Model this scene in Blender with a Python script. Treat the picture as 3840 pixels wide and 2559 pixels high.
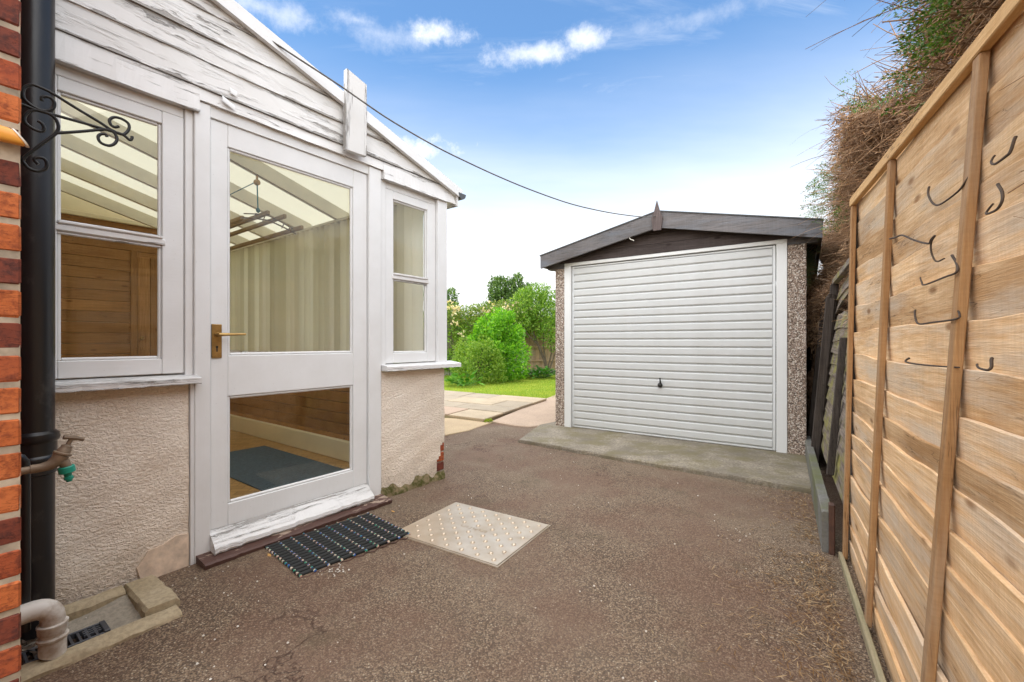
import bpy, math, random
import numpy as np
from mathutils import Vector, Matrix
R = math.radians
rng = np.random.default_rng(7)
random.seed(7)
sc = bpy.context.scene
col = sc.collection
for o in list(bpy.data.objects):
    bpy.data.objects.remove(o)

# ------------------------------------------------------------------ camera, sky, sun, exposure
CAM_H = 1.03
cd = bpy.data.cameras.new('camera')
cd.sensor_width = 36.0
cd.lens = 1640 / 3840 * 36
cd.shift_y = 0.0014
cd.clip_start = 0.02
cd.clip_end = 2000
cam = bpy.data.objects.new('camera', cd)
cam.location = (0, 0, CAM_H)
cam.rotation_euler = (R(90), 0, 0)
col.objects.link(cam)
sc.camera = cam

SUN_EL, SUN_AZ = R(60), R(212)            # azimuth clockwise from +Y: behind the camera, to the left; veiled by thin cloud
SKY_STRENGTH, SUN_STRENGTH, EXPOSURE = 0.05, 1.5, 2.46
sdir = Vector((math.sin(SUN_AZ) * math.cos(SUN_EL), math.cos(SUN_AZ) * math.cos(SUN_EL), math.sin(SUN_EL)))
ld = bpy.data.lights.new('sun', 'SUN')
ld.energy = SUN_STRENGTH
ld.angle = R(150)
ld.color = (1.0, 0.92, 0.79)
sun = bpy.data.objects.new('sun', ld)
sun.rotation_euler = (-sdir).to_track_quat('-Z', 'Y').to_euler()
sun.location = (0, -20, 30)
col.objects.link(sun)

w = bpy.data.worlds.new('World')
sc.world = w
w.use_nodes = True
nt = w.node_tree
nt.nodes.clear()


def wn(t, **kw):
    n = nt.nodes.new(t)
    for k, v in kw.items():
        setattr(n, k, v)
    return n


def wl(a, b):
    nt.links.new(a, b)


def wmath(op, a, b=None, clamp=False):
    n = wn('ShaderNodeMath', operation=op)
    n.use_clamp = clamp
    for i, v in enumerate((a, b)):
        if v is None:
            continue
        if isinstance(v, (int, float)):
            n.inputs[i].default_value = v
        else:
            wl(v, n.inputs[i])
    return n.outputs[0]


def wrange(v, a, b, c, d):
    n = wn('ShaderNodeMapRange', interpolation_type='SMOOTHSTEP')
    wl(v, n.inputs[0])
    for i, x in enumerate((a, b, c, d)):
        n.inputs[i + 1].default_value = x
    return n.outputs[0]


sky = wn('ShaderNodeTexSky', sky_type='NISHITA')
sky.sun_disc = False
sky.sun_elevation = SUN_EL
sky.sun_rotation = SUN_AZ
sky.air_density = 1.15
sky.dust_density = 0.6
sky.ozone_density = 1.6
tc = wn('ShaderNodeTexCoord')
DIR = tc.outputs['Generated']
sep = wn('ShaderNodeSeparateXYZ')
wl(DIR, sep.inputs[0])
Z = sep.outputs[2]
# plane-projected coordinates for the cloud layers
den = wmath('ADD', wmath('MAXIMUM', Z, 0.0), 0.12)
cmb = wn('ShaderNodeCombineXYZ')
wl(wmath('DIVIDE', sep.outputs[0], den), cmb.inputs[0])
wl(wmath('DIVIDE', sep.outputs[1], den), cmb.inputs[1])


def wnoise(scale, detail, rough, loc=(0, 0, 0), sc_=(1, 1, 1), rot=(0, 0, 0), src=None, dist=0.0):
    mp = wn('ShaderNodeMapping')
    mp.inputs['Location'].default_value = loc
    mp.inputs['Scale'].default_value = sc_
    mp.inputs['Rotation'].default_value = rot
    wl(src or cmb.outputs[0], mp.inputs[0])
    n = wn('ShaderNodeTexNoise')
    n.inputs['Scale'].default_value = scale
    n.inputs['Detail'].default_value = detail
    n.inputs['Roughness'].default_value = rough
    n.inputs['Distortion'].default_value = dist
    wl(mp.outputs[0], n.inputs['Vector'])
    return n.outputs[0]


# thin high cloud that closes into white towards the horizon
veil_noise = wnoise(1.1, 5, 0.55, (3.1, 0.4, 0), (0.6, 1.5, 1))
zz = wmath('ADD', Z, wmath('MULTIPLY', wmath('SUBTRACT', veil_noise, 0.5), 0.16))
veil = wrange(zz, 0.56, 0.13, 0.0, 1.0)
# wisps
wisp = wrange(wnoise(1.9, 10, 0.66, (2.3, 5.9, 0), (0.45, 2.2, 1), dist=0.7), 0.50, 0.85, 0.0, 0.42)
cloud = wmath('MAXIMUM', veil, wisp)
# a few small fair-weather puffs, each with its own direction
fine = wnoise(13.0, 10, 0.68, (0.7, 0.2, 0.3), src=DIR)
for (px, py, rx, ry, amt) in [(1005, 72, 40, 15, 0.95), (1350, 92, 38, 15, 0.8), (1235, 126, 70, 13, 0.75),
                              (590, 14, 80, 16, 0.5), (870, 78, 80, 16, 0.35), (1600, 42, 150, 14, 0.25),
                              (975, 345, 75, 26, 0.9), (820, 46, 60, 12, 0.45)]:
    v = Vector(((px * 1.632 - 1920) / 1640, 1.0, (1285 - py * 1.632) / 1640)).normalized()
    sub = wn('ShaderNodeVectorMath', operation='SUBTRACT')
    wl(DIR, sub.inputs[0])
    sub.inputs[1].default_value = v
    mul = wn('ShaderNodeVectorMath', operation='MULTIPLY')
    wl(sub.outputs[0], mul.inputs[0])
    mul.inputs[1].default_value = (1005 / rx, 1005 / rx, 1005 / ry)
    ln = wn('ShaderNodeVectorMath', operation='LENGTH')
    wl(mul.outputs[0], ln.inputs[0])
    body = wrange(wmath('ADD', ln.outputs['Value'], wmath('MULTIPLY', wmath('SUBTRACT', fine, 0.5), -4.6)), 1.55, -0.35, 0.0, amt)
    cloud = wmath('MAXIMUM', cloud, body)
mix = wn('ShaderNodeMix', data_type='RGBA')
wl(cloud, mix.inputs[0])
skyg = wn('ShaderNodeMix', data_type='RGBA', blend_type='MULTIPLY')
skyg.inputs[0].default_value = 1.0
wl(sky.outputs[0], skyg.inputs[6])
skyg.inputs[7].default_value = (0.62, 0.82, 0.94, 1)
wl(skyg.outputs[2], mix.inputs[6])
mix.inputs[7].default_value = (5.0, 5.05, 5.15, 1)
bg = wn('ShaderNodeBackground')
bg.inputs[1].default_value = SKY_STRENGTH
wl(mix.outputs[2], bg.inputs[0])
wo = wn('ShaderNodeOutputWorld')
wl(bg.outputs[0], wo.inputs[0])

vs = sc.view_settings
sc.display_settings.display_device = 'sRGB'
vs.view_transform = 'Standard'
vs.look = 'None'
vs.gamma = 1.0
vs.use_curve_mapping = False
vs.exposure = EXPOSURE
sc.render.engine = 'CYCLES'
cy = sc.cycles
cy.max_bounces = 10
cy.diffuse_bounces = 5
cy.glossy_bounces = 4
cy.transmission_bounces = 8
cy.transparent_max_bounces = 24
cy.sample_clamp_indirect = 6
cy.use_denoising = True
cy.caustics_reflective = False
cy.caustics_refractive = False


# ------------------------------------------------------------------ materials
class Mat:
    def __init__(s, name):
        s.m = bpy.data.materials.new(name)
        s.m.use_nodes = True
        s.t = s.m.node_tree
        s.b = s.t.nodes['Principled BSDF']
        s.out = s.t.nodes['Material Output']

    def n(s, t, **kw):
        x = s.t.nodes.new(t)
        for k, v in kw.items():
            setattr(x, k, v)
        return x

    def l(s, a, b):
        s.t.links.new(a, b)

    def put(s, sock, v):
        if isinstance(v, (int, float)):
            sock.default_value = v
        elif isinstance(v, tuple):
            sock.default_value = v if len(v) == len(sock.default_value) else (*v, 1)
        else:
            s.l(v, sock)

    def co(s, scale=(1, 1, 1), rnd=True, kind='Object', rot=(0, 0, 0)):
        tc = s.n('ShaderNodeTexCoord')
        v = tc.outputs[kind]
        if rnd:
            oi = s.n('ShaderNodeObjectInfo')
            mu = s.n('ShaderNodeMath', operation='MULTIPLY')
            s.l(oi.outputs['Random'], mu.inputs[0])
            mu.inputs[1].default_value = 53.0
            ad = s.n('ShaderNodeVectorMath', operation='ADD')
            s.l(v, ad.inputs[0])
            s.l(mu.outputs[0], ad.inputs[1])
            v = ad.outputs[0]
        mp = s.n('ShaderNodeMapping')
        mp.inputs['Scale'].default_value = scale
        mp.inputs['Rotation'].default_value = rot
        s.l(v, mp.inputs[0])
        return mp.outputs[0]

    def noise(s, co, scale=1, detail=4, rough=.5, dist=0.0, out=0):
        x = s.n('ShaderNodeTexNoise')
        for k, v in (('Scale', scale), ('Detail', detail), ('Roughness', rough), ('Distortion', dist)):
            x.inputs[k].default_value = v
        s.l(co, x.inputs['Vector'])
        return x.outputs[out]

    def vor(s, co, scale=1, feature='F1', out='Distance', rand=1.0):
        x = s.n('ShaderNodeTexVoronoi', feature=feature)
        x.inputs['Scale'].default_value = scale
        x.inputs['Randomness'].default_value = rand
        s.l(co, x.inputs['Vector'])
        return x.outputs[out]

    def ramp(s, v, stops, interp='LINEAR'):
        x = s.n('ShaderNodeValToRGB')
        cr = x.color_ramp
        cr.interpolation = interp
        while len(cr.elements) < len(stops):
            cr.elements.new(0.5)
        for e, (p, c) in zip(cr.elements, stops):
            e.position = p
            e.color = (*c, 1) if isinstance(c, tuple) else (c, c, c, 1)
        s.l(v, x.inputs[0])
        return x.outputs[0]

    def mix(s, f, a, b, mode='MIX'):
        x = s.n('ShaderNodeMix', data_type='RGBA', blend_type=mode)
        s.put(x.inputs[0], f)
        s.put(x.inputs[6], a)
        s.put(x.inputs[7], b)
        return x.outputs[2]

    def math(s, op, a, b=0.0, clamp=False):
        x = s.n('ShaderNodeMath', operation=op)
        x.use_clamp = clamp
        s.put(x.inputs[0], a)
        s.put(x.inputs[1], b)
        return x.outputs[0]

    def rnd(s):
        return s.n('ShaderNodeObjectInfo').outputs['Random']

    def isl(s):
        return s.n('ShaderNodeNewGeometry').outputs['Random Per Island']

    def z(s, axis=2):
        tc = s.n('ShaderNodeTexCoord')
        x = s.n('ShaderNodeSeparateXYZ')
        s.l(tc.outputs['Object'], x.inputs[0])
        return x.outputs[axis]

    def bump(s, h, strength=.5, dist=.01, prev=None):
        x = s.n('ShaderNodeBump')
        x.inputs['Strength'].default_value = strength
        x.inputs['Distance'].default_value = dist
        s.l(h, x.inputs['Height'])
        if prev is not None:
            s.l(prev, x.inputs['Normal'])
        return x.outputs[0]

    def fin(s, color=None, rough=.6, normal=None, metal=0.0, spec=.5):
        if color is not None:
            s.put(s.b.inputs['Base Color'], color)
        s.put(s.b.inputs['Roughness'], rough)
        s.put(s.b.inputs['Metallic'], metal)
        s.b.inputs['Specular IOR Level'].default_value = spec
        if normal is not None:
            s.l(normal, s.b.inputs['Normal'])
        return s.m


def white_paint(name, axis='x', peel=0.0, base=(.755, .762, .76), rough=.42, tr=1.0):
    m = Mat(name)
    st = {'x': (1.2, 14, 14), 'z': (14, 14, 1.2)}[axis]
    c = m.co(st)
    c1 = m.co((1, 1, 1))
    grain = m.noise(c, 6, 6, .6)
    dirt = m.noise(c1, 5, 6, .65)
    b = m.mix(m.ramp(dirt, [(.35, 0.0), (.75, .55)]), base, tuple(v * .86 for v in (base[0], base[1] * .985, base[2] * .96)))
    specks = m.vor(c1, 34, 'F1')
    b = m.mix(m.ramp(specks, [(.03, .45), (.07, 0.0)]), b, (.33, .30, .27))
    h = grain
    if peel > 0:
        pc = m.co({'x': (1.0, 6 * tr, 6 * tr), 'z': (6 * tr, 6 * tr, 1.0)}[axis])
        p = m.noise(pc, 2.6, 9, .62, .25)
        gsep = m.n('ShaderNodeSeparateXYZ')
        gtc = m.n('ShaderNodeTexCoord')
        m.l(gtc.outputs['Generated'], gsep.inputs[0])
        gv = gsep.outputs[2 if axis == 'x' else 0]
        near = m.math('ABSOLUTE', m.math('SUBTRACT', gv, .5))           # boards lose paint along their edges first
        p = m.math('ADD', p, m.math('MULTIPLY', m.ramp(near, [(.30, 0.0), (.48, 1.0)]), .15))
        crack = m.noise(m.co({'x': (.35 * tr ** .5, 9 * tr, 9 * tr), 'z': (9 * tr, 9 * tr, .35 * tr ** .5)}[axis]), 2.2, 6, .6, .5)
        ridge = m.math('ABSOLUTE', m.math('SUBTRACT', crack, .5))
        cr = m.math('MULTIPLY', m.ramp(ridge, [(.0, .95), (.012, 0.0)]), m.ramp(p, [(.50, 0.0), (.57, 1.0)]))
        mask = m.math('MAXIMUM', m.ramp(p, [(.755 - .085 * peel, 0.0), (.77 - .085 * peel, 1.0)]), cr)
        bare = m.mix(grain, (.20, .185, .17), (.42, .40, .37))
        b = m.mix(mask, b, bare)
        edge = m.ramp(p, [(.64 - .085 * peel, 0.0), (.755 - .085 * peel, 1.0), (.77 - .085 * peel, 0.0)])
        h = m.math('ADD', m.math('MULTIPLY', grain, .12), m.math('SUBTRACT', m.math('MULTIPLY', edge, .6), m.math('MULTIPLY', mask, .6)))
        nb = m.bump(h, .8, .006)
    else:
        nb = m.bump(h, .12, .004)
    return m.fin(b, rough, nb)


def wood(name, c0, c1, axis='x', grey=None, knots=True, rough=.75, blotch=.5, bump=.35, rs=1.0):
    m = Mat(name)
    st = {'x': (1.0, 22, 22), 'z': (22, 22, 1.0)}[axis]
    c = m.co(st)
    g = m.noise(c, 4.2, 7, .62, .18)
    fineg = m.noise(m.co(tuple(v * 3 for v in st)), 6, 3, .5)
    f = m.ramp(m.math('ADD', m.math('MULTIPLY', g, .75), m.math('MULTIPLY', fineg, .25)), [(.34, 0.0), (.66, 1.0)])
    b = m.mix(f, c0, c1)
    bl = m.noise(m.co({'x': (.8, 3, 3), 'z': (3, 3, .8)}[axis]), 2.0, 5, .6)
    b = m.mix(m.math('MULTIPLY', m.ramp(bl, [(.42, 0.0), (.68, 1.0)]), blotch), b, tuple(v * k for v, k in zip(c0, (.62, .55, .46))))
    if grey:
        gr = m.noise(m.co({'x': (.6, 4, 4), 'z': (4, 4, .6)}[axis]), 2.6, 6, .65)
        b = m.mix(m.math('MULTIPLY', m.ramp(gr, [(.47, 0.0), (.66, 1.0)]), .75), b, grey)
    saw = m.noise(m.co({'x': (110, 3, 3), 'z': (3, 3, 110)}[axis]), 1.0, 3, .6)
    b = m.mix(m.ramp(saw, [(.40, .13), (.60, 0.0)]), b, tuple(v * .55 for v in c0))
    chk = m.noise(m.co({'x': (1.1, 16, 16), 'z': (16, 16, 1.1)}[axis]), 1.7, 4, .5, .2)
    chk = m.math('MULTIPLY', m.ramp(m.math('ABSOLUTE', m.math('SUBTRACT', chk, .5)), [(.0, 1.0), (.008, 0.0)]), m.ramp(bl, [(.50, 0.0), (.58, .8)]))
    b = m.mix(chk, b, tuple(v * .22 for v in c0))
    if knots:
        k = m.vor(m.co({'x': (3.2, 9, 9), 'z': (9, 9, 3.2)}[axis]), 1.0)
        b = m.mix(m.ramp(k, [(.06, .75), (.13, 0.0)]), b, tuple(v * k2 for v, k2 in zip(c0, (.35, .26, .18))))
    hv = m.n('ShaderNodeHueSaturation')
    m.l(m.math('ADD', m.math('MULTIPLY', m.rnd(), .32 * rs), 1 - .16 * rs), hv.inputs['Value'])
    m.l(b, hv.inputs['Color'])
    return m.fin(hv.outputs[0], rough, m.bump(f, bump, .004), spec=.25)


def plain(name, c, rough=.6, var=.25, scale=8, metal=0.0, bump=.1, spec=.5, bd=.004):
    m = Mat(name)
    n = m.noise(m.co(), scale, 6, .6)
    b = m.mix(m.ramp(n, [(.3, 0.0), (.7, 1.0)]), tuple(v * (1 - var) for v in c), tuple(min(1, v * (1 + var)) for v in c))
    return m.fin(b, rough, m.bump(n, bump, bd), metal, spec)


def render_mat():
    m = Mat('pebble_render')
    c = m.co((1, 1, 1.5), rnd=False)
    n1 = m.noise(c, 62, 4, .55, .8)
    n2 = m.vor(m.co((1, 1, 1.6), rnd=False), 85)
    h = m.math('ADD', m.ramp(n1, [(.38, 0.0), (.62, 1.0)]), m.math('MULTIPLY', n2, .35))
    big = m.noise(m.co(rnd=False), 2.2, 6, .6)
    b = m.mix(m.ramp(big, [(.35, 0.0), (.7, 1.0)]), (.89, .795, .68), (.82, .70, .57))
    pit = m.ramp(n1, [(.30, 1.0), (.44, 0.0)])
    b = m.mix(m.math('MULTIPLY', pit, .3), b, (.42, .33, .26))
    # splash-back soiling with a ragged upper edge
    z = m.math('ADD', m.z(), m.math('MULTIPLY', m.math('SUBTRACT', m.noise(m.co(rnd=False), 7, 6, .65), .5), .34))
    soil = m.ramp(z, [(.02, .7), (.20, 0.0)])
    b = m.mix(m.math('MULTIPLY', soil, m.ramp(n1, [(.3, .9), (.65, .3)])), b, (.27, .20, .13))
    return m.fin(b, .9, m.bump(h, .75, .005), spec=.2)


def tarmac_mat():
    m = Mat('tarmac')
    c = m.co(rnd=False)
    cells = m.n('ShaderNodeTexVoronoi', feature='F1')
    cells.inputs['Scale'].default_value = 185
    m.l(c, cells.inputs['Vector'])
    sepc = m.n('ShaderNodeSeparateColor')
    m.l(cells.outputs['Color'], sepc.inputs[0])
    stone = m.ramp(sepc.outputs[0], [(0.0, (.072, .046, .028)), (.3, (.146, .096, .058)), (.6, (.228, .156, .097)), (.85, (.29, .21, .137)), (.97, (.37, .29, .20)), (1.0, (.52, .44, .32))])
    gap = m.ramp(cells.outputs['Distance'], [(.35, 0.0), (.75, .75)])
    b = m.mix(gap, stone, (.035, .022, .018))
    big = m.noise(c, .9, 6, .6)
    red = m.noise(m.co((1, 1, 1), rnd=False), 1.7, 5, .6)
    b = m.mix(m.ramp(big, [(.40, 0.0), (.62, .85)]), b, m.mix(.45, b, (.25, .19, .135)))
    b = m.mix(m.ramp(red, [(.44, 0.0), (.58, .9)]), b, m.mix(.5, b, (.13, .066, .042)))
    moss = m.noise(c, 2.4, 7, .68)
    b = m.mix(m.ramp(moss, [(.56, 0.0), (.70, .55)]), b, (.085, .066, .036))
    # hair cracks
    cw = m.n('ShaderNodeVectorMath', operation='ADD')
    m.l(c, cw.inputs[0])
    m.l(m.noise(c, 5, 4, .6, 0, 1), cw.inputs[1])
    cv = m.vor(cw.outputs[0], .62, 'DISTANCE_TO_EDGE')
    crack = m.math('MULTIPLY', m.ramp(cv, [(.0, 1.0), (.010, 0.0)]), m.ramp(m.noise(c, .8, 3, .5), [(.44, 0.0), (.52, 1.0)]))
    b = m.mix(m.math('MULTIPLY', crack, .8), b, (.05, .022, .014))
    h = m.math('SUBTRACT', m.math('MULTIPLY', cells.outputs['Distance'], -1.0), m.math('MULTIPLY', crack, 2.0))
    sm = m.noise(c, 420, 2, .6)
    return m.fin(b, .82, m.bump(sm, .25, .001, m.bump(h, .7, .004)), spec=.35)


def concrete_mat(name, a, b_, moss=None, agg=.5):
    m = Mat(name)
    c = m.co(rnd=False)
    n = m.noise(c, 3.2, 7, .62)
    f = m.noise(c, 70, 4, .6)
    b = m.mix(m.ramp(n, [(.34, 0.0), (.66, 1.0)]), a, b_)
    b = m.mix(m.math('MULTIPLY', m.ramp(f, [(.40, 1.0), (.58, 0.0)]), agg), b, tuple(v * .42 for v in a))
    if moss:
        mo = m.noise(c, 2.6, 8, .68)
        b = m.mix(m.ramp(mo, [(.46, 0.0), (.60, .75)]), b, moss)
    return m.fin(b, .9, m.bump(f, .5, .004), spec=.25)


def pebbledash_mat():
    m = Mat('spar_pebbledash')
    c = m.co(rnd=False)
    v = m.n('ShaderNodeTexVoronoi', feature='F1')
    v.inputs['Scale'].default_value = 112
    m.l(c, v.inputs['Vector'])
    s = m.n('ShaderNodeSeparateColor')
    m.l(v.outputs['Color'], s.inputs[0])
    b = m.ramp(s.outputs[0], [(0, (.07, .05, .04)), (.25, (.22, .15, .105)), (.5, (.38, .275, .205)), (.75, (.56, .45, .36)), (1, (.80, .73, .64))])
    b = m.mix(m.ramp(v.outputs['Distance'], [(.45, 0.0), (.85, .7)]), b, (.15, .11, .085))
    h = m.math('MULTIPLY', v.outputs['Distance'], -1.0)
    return m.fin(b, .7, m.bump(h, 1.0, .008))


def brick_mat(name, c0, c1, c2):
    m = Mat(name)
    n = m.noise(m.co(), 9, 7, .62)
    f = m.noise(m.co(), 60, 5, .6)
    b = m.mix(m.ramp(n, [(.34, 0.0), (.62, 1.0)]), c0, c1)
    b = m.mix(m.math('MULTIPLY', m.ramp(f, [(.46, 0.0), (.66, 1.0)]), .75), b, c2)
    crk = m.noise(m.co((1, 1, 4)), 12, 6, .6, .5)
    b = m.mix(m.ramp(m.math('ABSOLUTE', m.math('SUBTRACT', crk, .5)), [(.0, .7), (.012, 0.0)]), b, tuple(v * .3 for v in c0))
    return m.fin(b, .8, m.bump(f, .45, .004, m.bump(n, .4, .006)), spec=.3)


def glass_mat():
    m = Mat('window_glass')
    t = m.t
    t.nodes.remove(m.b)
    tr = m.n('ShaderNodeBsdfTransparent')
    tr.inputs[0].default_value = (.985, .99, .98, 1)
    gl = m.n('ShaderNodeBsdfGlossy')
    gl.inputs['Roughness'].default_value = .012
    fr = m.n('ShaderNodeFresnel')
    geo = m.n('ShaderNodeNewGeometry')          # the far face of the pane reflects like the near one
    m.l(m.math('SUBTRACT', 1.5, m.math('MULTIPLY', geo.outputs['Backfacing'], 1.5 - 1 / 1.5)), fr.inputs[0])
    wv = m.noise(m.co((1, 1, 1)), 2.2, 1, .3)
    m.l(m.bump(wv, .03, .02), gl.inputs['Normal'])
    mx = m.n('ShaderNodeMixShader')
    m.l(fr.outputs[0], mx.inputs[0])
    m.l(tr.outputs[0], mx.inputs[1])
    m.l(gl.outputs[0], mx.inputs[2])
    m.l(mx.outputs[0], m.out.inputs[0])
    return m.m


def translucent_mat(name, c, tcol, f=.6, streak=None):
    m = Mat(name)
    b = c
    if streak:
        n = m.noise(m.co(streak), 3, 5, .6)
        b = m.mix(m.ramp(n, [(.3, 0.0), (.7, 1.0)]), tuple(v * .88 for v in c), c)
    m.fin(b, .55)
    tl = m.n('ShaderNodeBsdfTranslucent')
    m.put(tl.inputs[0], (*tcol, 1))
    mx = m.n('ShaderNodeMixShader')
    mx.inputs[0].default_value = f
    m.l(m.b.outputs[0], mx.inputs[1])
    m.l(tl.outputs[0], mx.inputs[2])
    m.l(mx.outputs[0], m.out.inputs[0])
    return m.m


def leaf_mat(name, stops, trans=.35, rough=.45, spec=.4):
    m = Mat(name)
    b = m.ramp(m.isl(), stops)
    m.fin(b, rough, spec=spec)
    tl = m.n('ShaderNodeBsdfTranslucent')
    b2 = m.mix(1.0, b, (1.25, 1.3, .5), 'MULTIPLY')
    m.l(b2, tl.inputs[0])
    mx = m.n('ShaderNodeMixShader')
    mx.inputs[0].default_value = trans
    m.l(m.b.outputs[0], mx.inputs[1])
    m.l(tl.outputs[0], mx.inputs[2])
    m.l(mx.outputs[0], m.out.inputs[0])
    return m.m


def old_board_mat():
    m = Mat('weathered_board')
    c = m.co((1.0, 20, 20))
    g = m.noise(c, 4, 7, .62, .5)
    b = m.mix(m.ramp(g, [(.34, 0.0), (.66, 1.0)]), (.085, .066, .053), (.27, .225, .185))
    mo = m.noise(m.co((2.2, 4, 4)), 2.0, 6, .62)
    b = m.mix(m.ramp(mo, [(.46, 0.0), (.64, .75)]), b, (.24, .225, .05))
    return m.fin(b, .85, m.bump(g, .5, .004), spec=.2)


def parquet_mat():
    m = Mat('parquet')
    c = m.co((1, 1, 1), rnd=False, rot=(0, 0, R(45)))
    br = m.n('ShaderNodeTexBrick')
    br.inputs['Scale'].default_value = 4.2
    br.inputs['Color1'].default_value = (.60, .36, .13, 1)
    br.inputs['Color2'].default_value = (.42, .235, .075, 1)
    br.inputs['Mortar'].default_value = (.10, .05, .02, 1)
    br.inputs['Mortar Size'].default_value = .008
    m.l(c, br.inputs['Vector'])
    g = m.noise(m.co((4, 40, 4), rnd=False), 4, 5, .6)
    b = m.mix(m.math('MULTIPLY', g, .5), br.outputs['Color'], (.16, .08, .025))
    return m.fin(b, .35)


def lawn_mat():
    m = Mat('lawn')
    c = m.co(rnd=False)
    n = m.noise(c, 1.3, 7, .65)
    f = m.noise(c, 45, 4, .6)
    b = m.mix(m.ramp(n, [(.36, 0.0), (.66, 1.0)]), (.20, .31, .022), (.40, .43, .05))
    b = m.mix(m.math('MULTIPLY', f, .6), b, (.10, .18, .015))
    return m.fin(b, .9, m.bump(f, .8, .03), spec=.1)


WP_X = white_paint('white_paint_along', 'x')
WP_Z = white_paint('white_paint_upright', 'z')
WP_PEEL = white_paint('peeling_paint', 'x', 1.65, (.72, .715, .70), .5)
WP_PEEL_L = white_paint('lightly_peeling_paint', 'x', .45, (.74, .735, .725), .45)
WP_SILL = white_paint('split_sill_paint', 'x', 1.9, (.72, .715, .70), .5, 6.0)
WP_PEEL_Z = white_paint('peeling_paint_upright', 'z', .8, (.68, .675, .66), .5)
GLASS = glass_mat()
RENDER = render_mat()
TARMAC = tarmac_mat()
BRICKS = {'o': brick_mat('orange_brick', (.40, .095, .024), (.53, .15, .045), (.20, .045, .018)),
          'r': brick_mat('red_brick', (.30, .062, .024), (.40, .10, .035), (.12, .03, .02)),
          'd': brick_mat('dark_brick', (.115, .030, .020), (.20, .048, .026), (.05, .02, .018))}
MORTAR = plain('mortar', (.38, .31, .23), .95, .45, 14, bump=.6, spec=.1)
BLACKP = None
m_ = Mat('black_pipe_paint')
n_ = m_.noise(m_.co((1, 1, .6)), 7, 8, .7)
BLACKP = m_.fin(m_.mix(m_.ramp(n_, [(.56, 0.0), (.74, .55)]), (.0075, .0075, .009), (.11, .10, .09)), m_.mix(n_, (.16, .16, .16), (.5, .5, .5)), m_.bump(n_, .12, .01))
WHITEPLASTIC = None
m_ = Mat('grubby_white_plastic')
n_ = m_.noise(m_.co(), 14, 7, .65)
WHITEPLASTIC = m_.fin(m_.mix(m_.ramp(n_, [(.44, 0.0), (.64, .85)]), (.60, .57, .52), (.29, .215, .155)), .45, m_.bump(n_, .1, .004))
BRASS = plain('tarnished_brass', (.36, .23, .085), .38, .3, 20, metal=.85)
BRASS_OLD = plain('dull_brass', (.24, .18, .125), .6, .35, 18, metal=.45, bump=.4)
GREEN_PL = plain('green_plastic', (.008, .27, .19), .4, .15)
IRON = plain('black_iron', (.012, .012, .012), .45, .3, metal=.3)
RUST = plain('brown_rubber', (.07, .03, .018), .6, .35, 20)
BROWN_STEP = None
m_ = Mat('brown_painted_step')
p_ = m_.noise(m_.co((1.4, 5, 5)), 3.4, 8, .7, .4)
BROWN_STEP = m_.fin(m_.mix(m_.ramp(p_, [(.56, 0.0), (.575, 1.0)]), (.085, .040, .030), m_.mix(m_.noise(m_.co((2, 30, 30)), 5, 5), (.30, .21, .15), (.46, .36, .28))), .6, m_.bump(p_, .6, .008))
RUBBER = plain('black_rubber', (.013, .014, .013), .75, .3, 30)
STEELPL = None
m_ = Mat('galvanised_steel')
c_ = m_.co(rnd=False)
n_ = m_.noise(c_, 7, 6, .6)
STEELPL = m_.fin(m_.mix(m_.ramp(n_, [(.35, 0.0), (.68, 1.0)]), (.60, .51, .40), (.48, .375, .26)), m_.mix(m_.noise(c_, 11, 5), (.30, .30, .30), (.5, .5, .5)), m_.bump(m_.noise(c_, 3, 3), .15, .01), .6)
CONC_KERB = concrete_mat('kerb_concrete', (.36, .29, .18), (.46, .38, .26), None, .35)
CONC_BASIN = concrete_mat('basin_cement', (.36, .32, .255), (.27, .235, .18), None, .4)
CONC_APRON = concrete_mat('apron_concrete', (.36, .31, .24), (.185, .158, .118), (.165, .14, .072), .75)
CONC_GREY = concrete_mat('gravel_board_concrete', (.20, .195, .18), (.14, .135, .12), (.12, .13, .05), .3)
CONC_POST = concrete_mat('post_concrete', (.48, .45, .40), (.38, .36, .32), None, .3)
CONC_SAND = concrete_mat('sandy_concrete', (.52, .40, .25), (.44, .33, .21), None, .3)
CONC_PINK = concrete_mat('pink_concrete', (.50, .375, .275), (.43, .325, .24), None, .3)
SLAB_GREY = concrete_mat('grey_paving', (.43, .355, .26), (.34, .285, .21), None, .3)
SLAB_BUFF = concrete_mat('buff_paving', (.52, .42, .29), (.43, .345, .24), None, .3)
SLAB_PINK = concrete_mat('pink_paving', (.49, .36, .265), (.43, .32, .235), None, .25)
SOIL = plain('soil', (.07, .05, .035), .95, .4, 12, bump=.6, bd=.03)
PEBBLE = pebbledash_mat()
m_ = Mat('white_garage_paint')
n_ = m_.noise(m_.co(rnd=False), 3.5, 7, .65)
z_ = m_.math('ADD', m_.z(), m_.math('MULTIPLY', m_.math('SUBTRACT', n_, .5), .7))
b_ = m_.mix(m_.ramp(n_, [(.35, 0.0), (.7, 1.0)]), (.635, .645, .64), (.60, .61, .60))
b_ = m_.mix(m_.math('MULTIPLY', m_.ramp(z_, [(.06, .45), (.42, 0.0)]), n_), b_, (.34, .32, .26))
GDOOR = m_.fin(b_, .36, m_.bump(m_.noise(m_.co(rnd=False), 1.6, 3, .5), .06, .03))
GFRAME = plain('white_frame_paint', (.70, .70, .68), .4, .03, 3, bump=.05)
DARKWOOD_X = wood('dark_stained_wood', (.105, .096, .094), (.195, .18, .178), 'x', (.15, .16, .18), True, .7, .45)
DARKWOOD_Z = wood('dark_stained_wood_upright', (.085, .062, .058), (.165, .13, .122), 'z', None, False, .7, .4)
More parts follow.
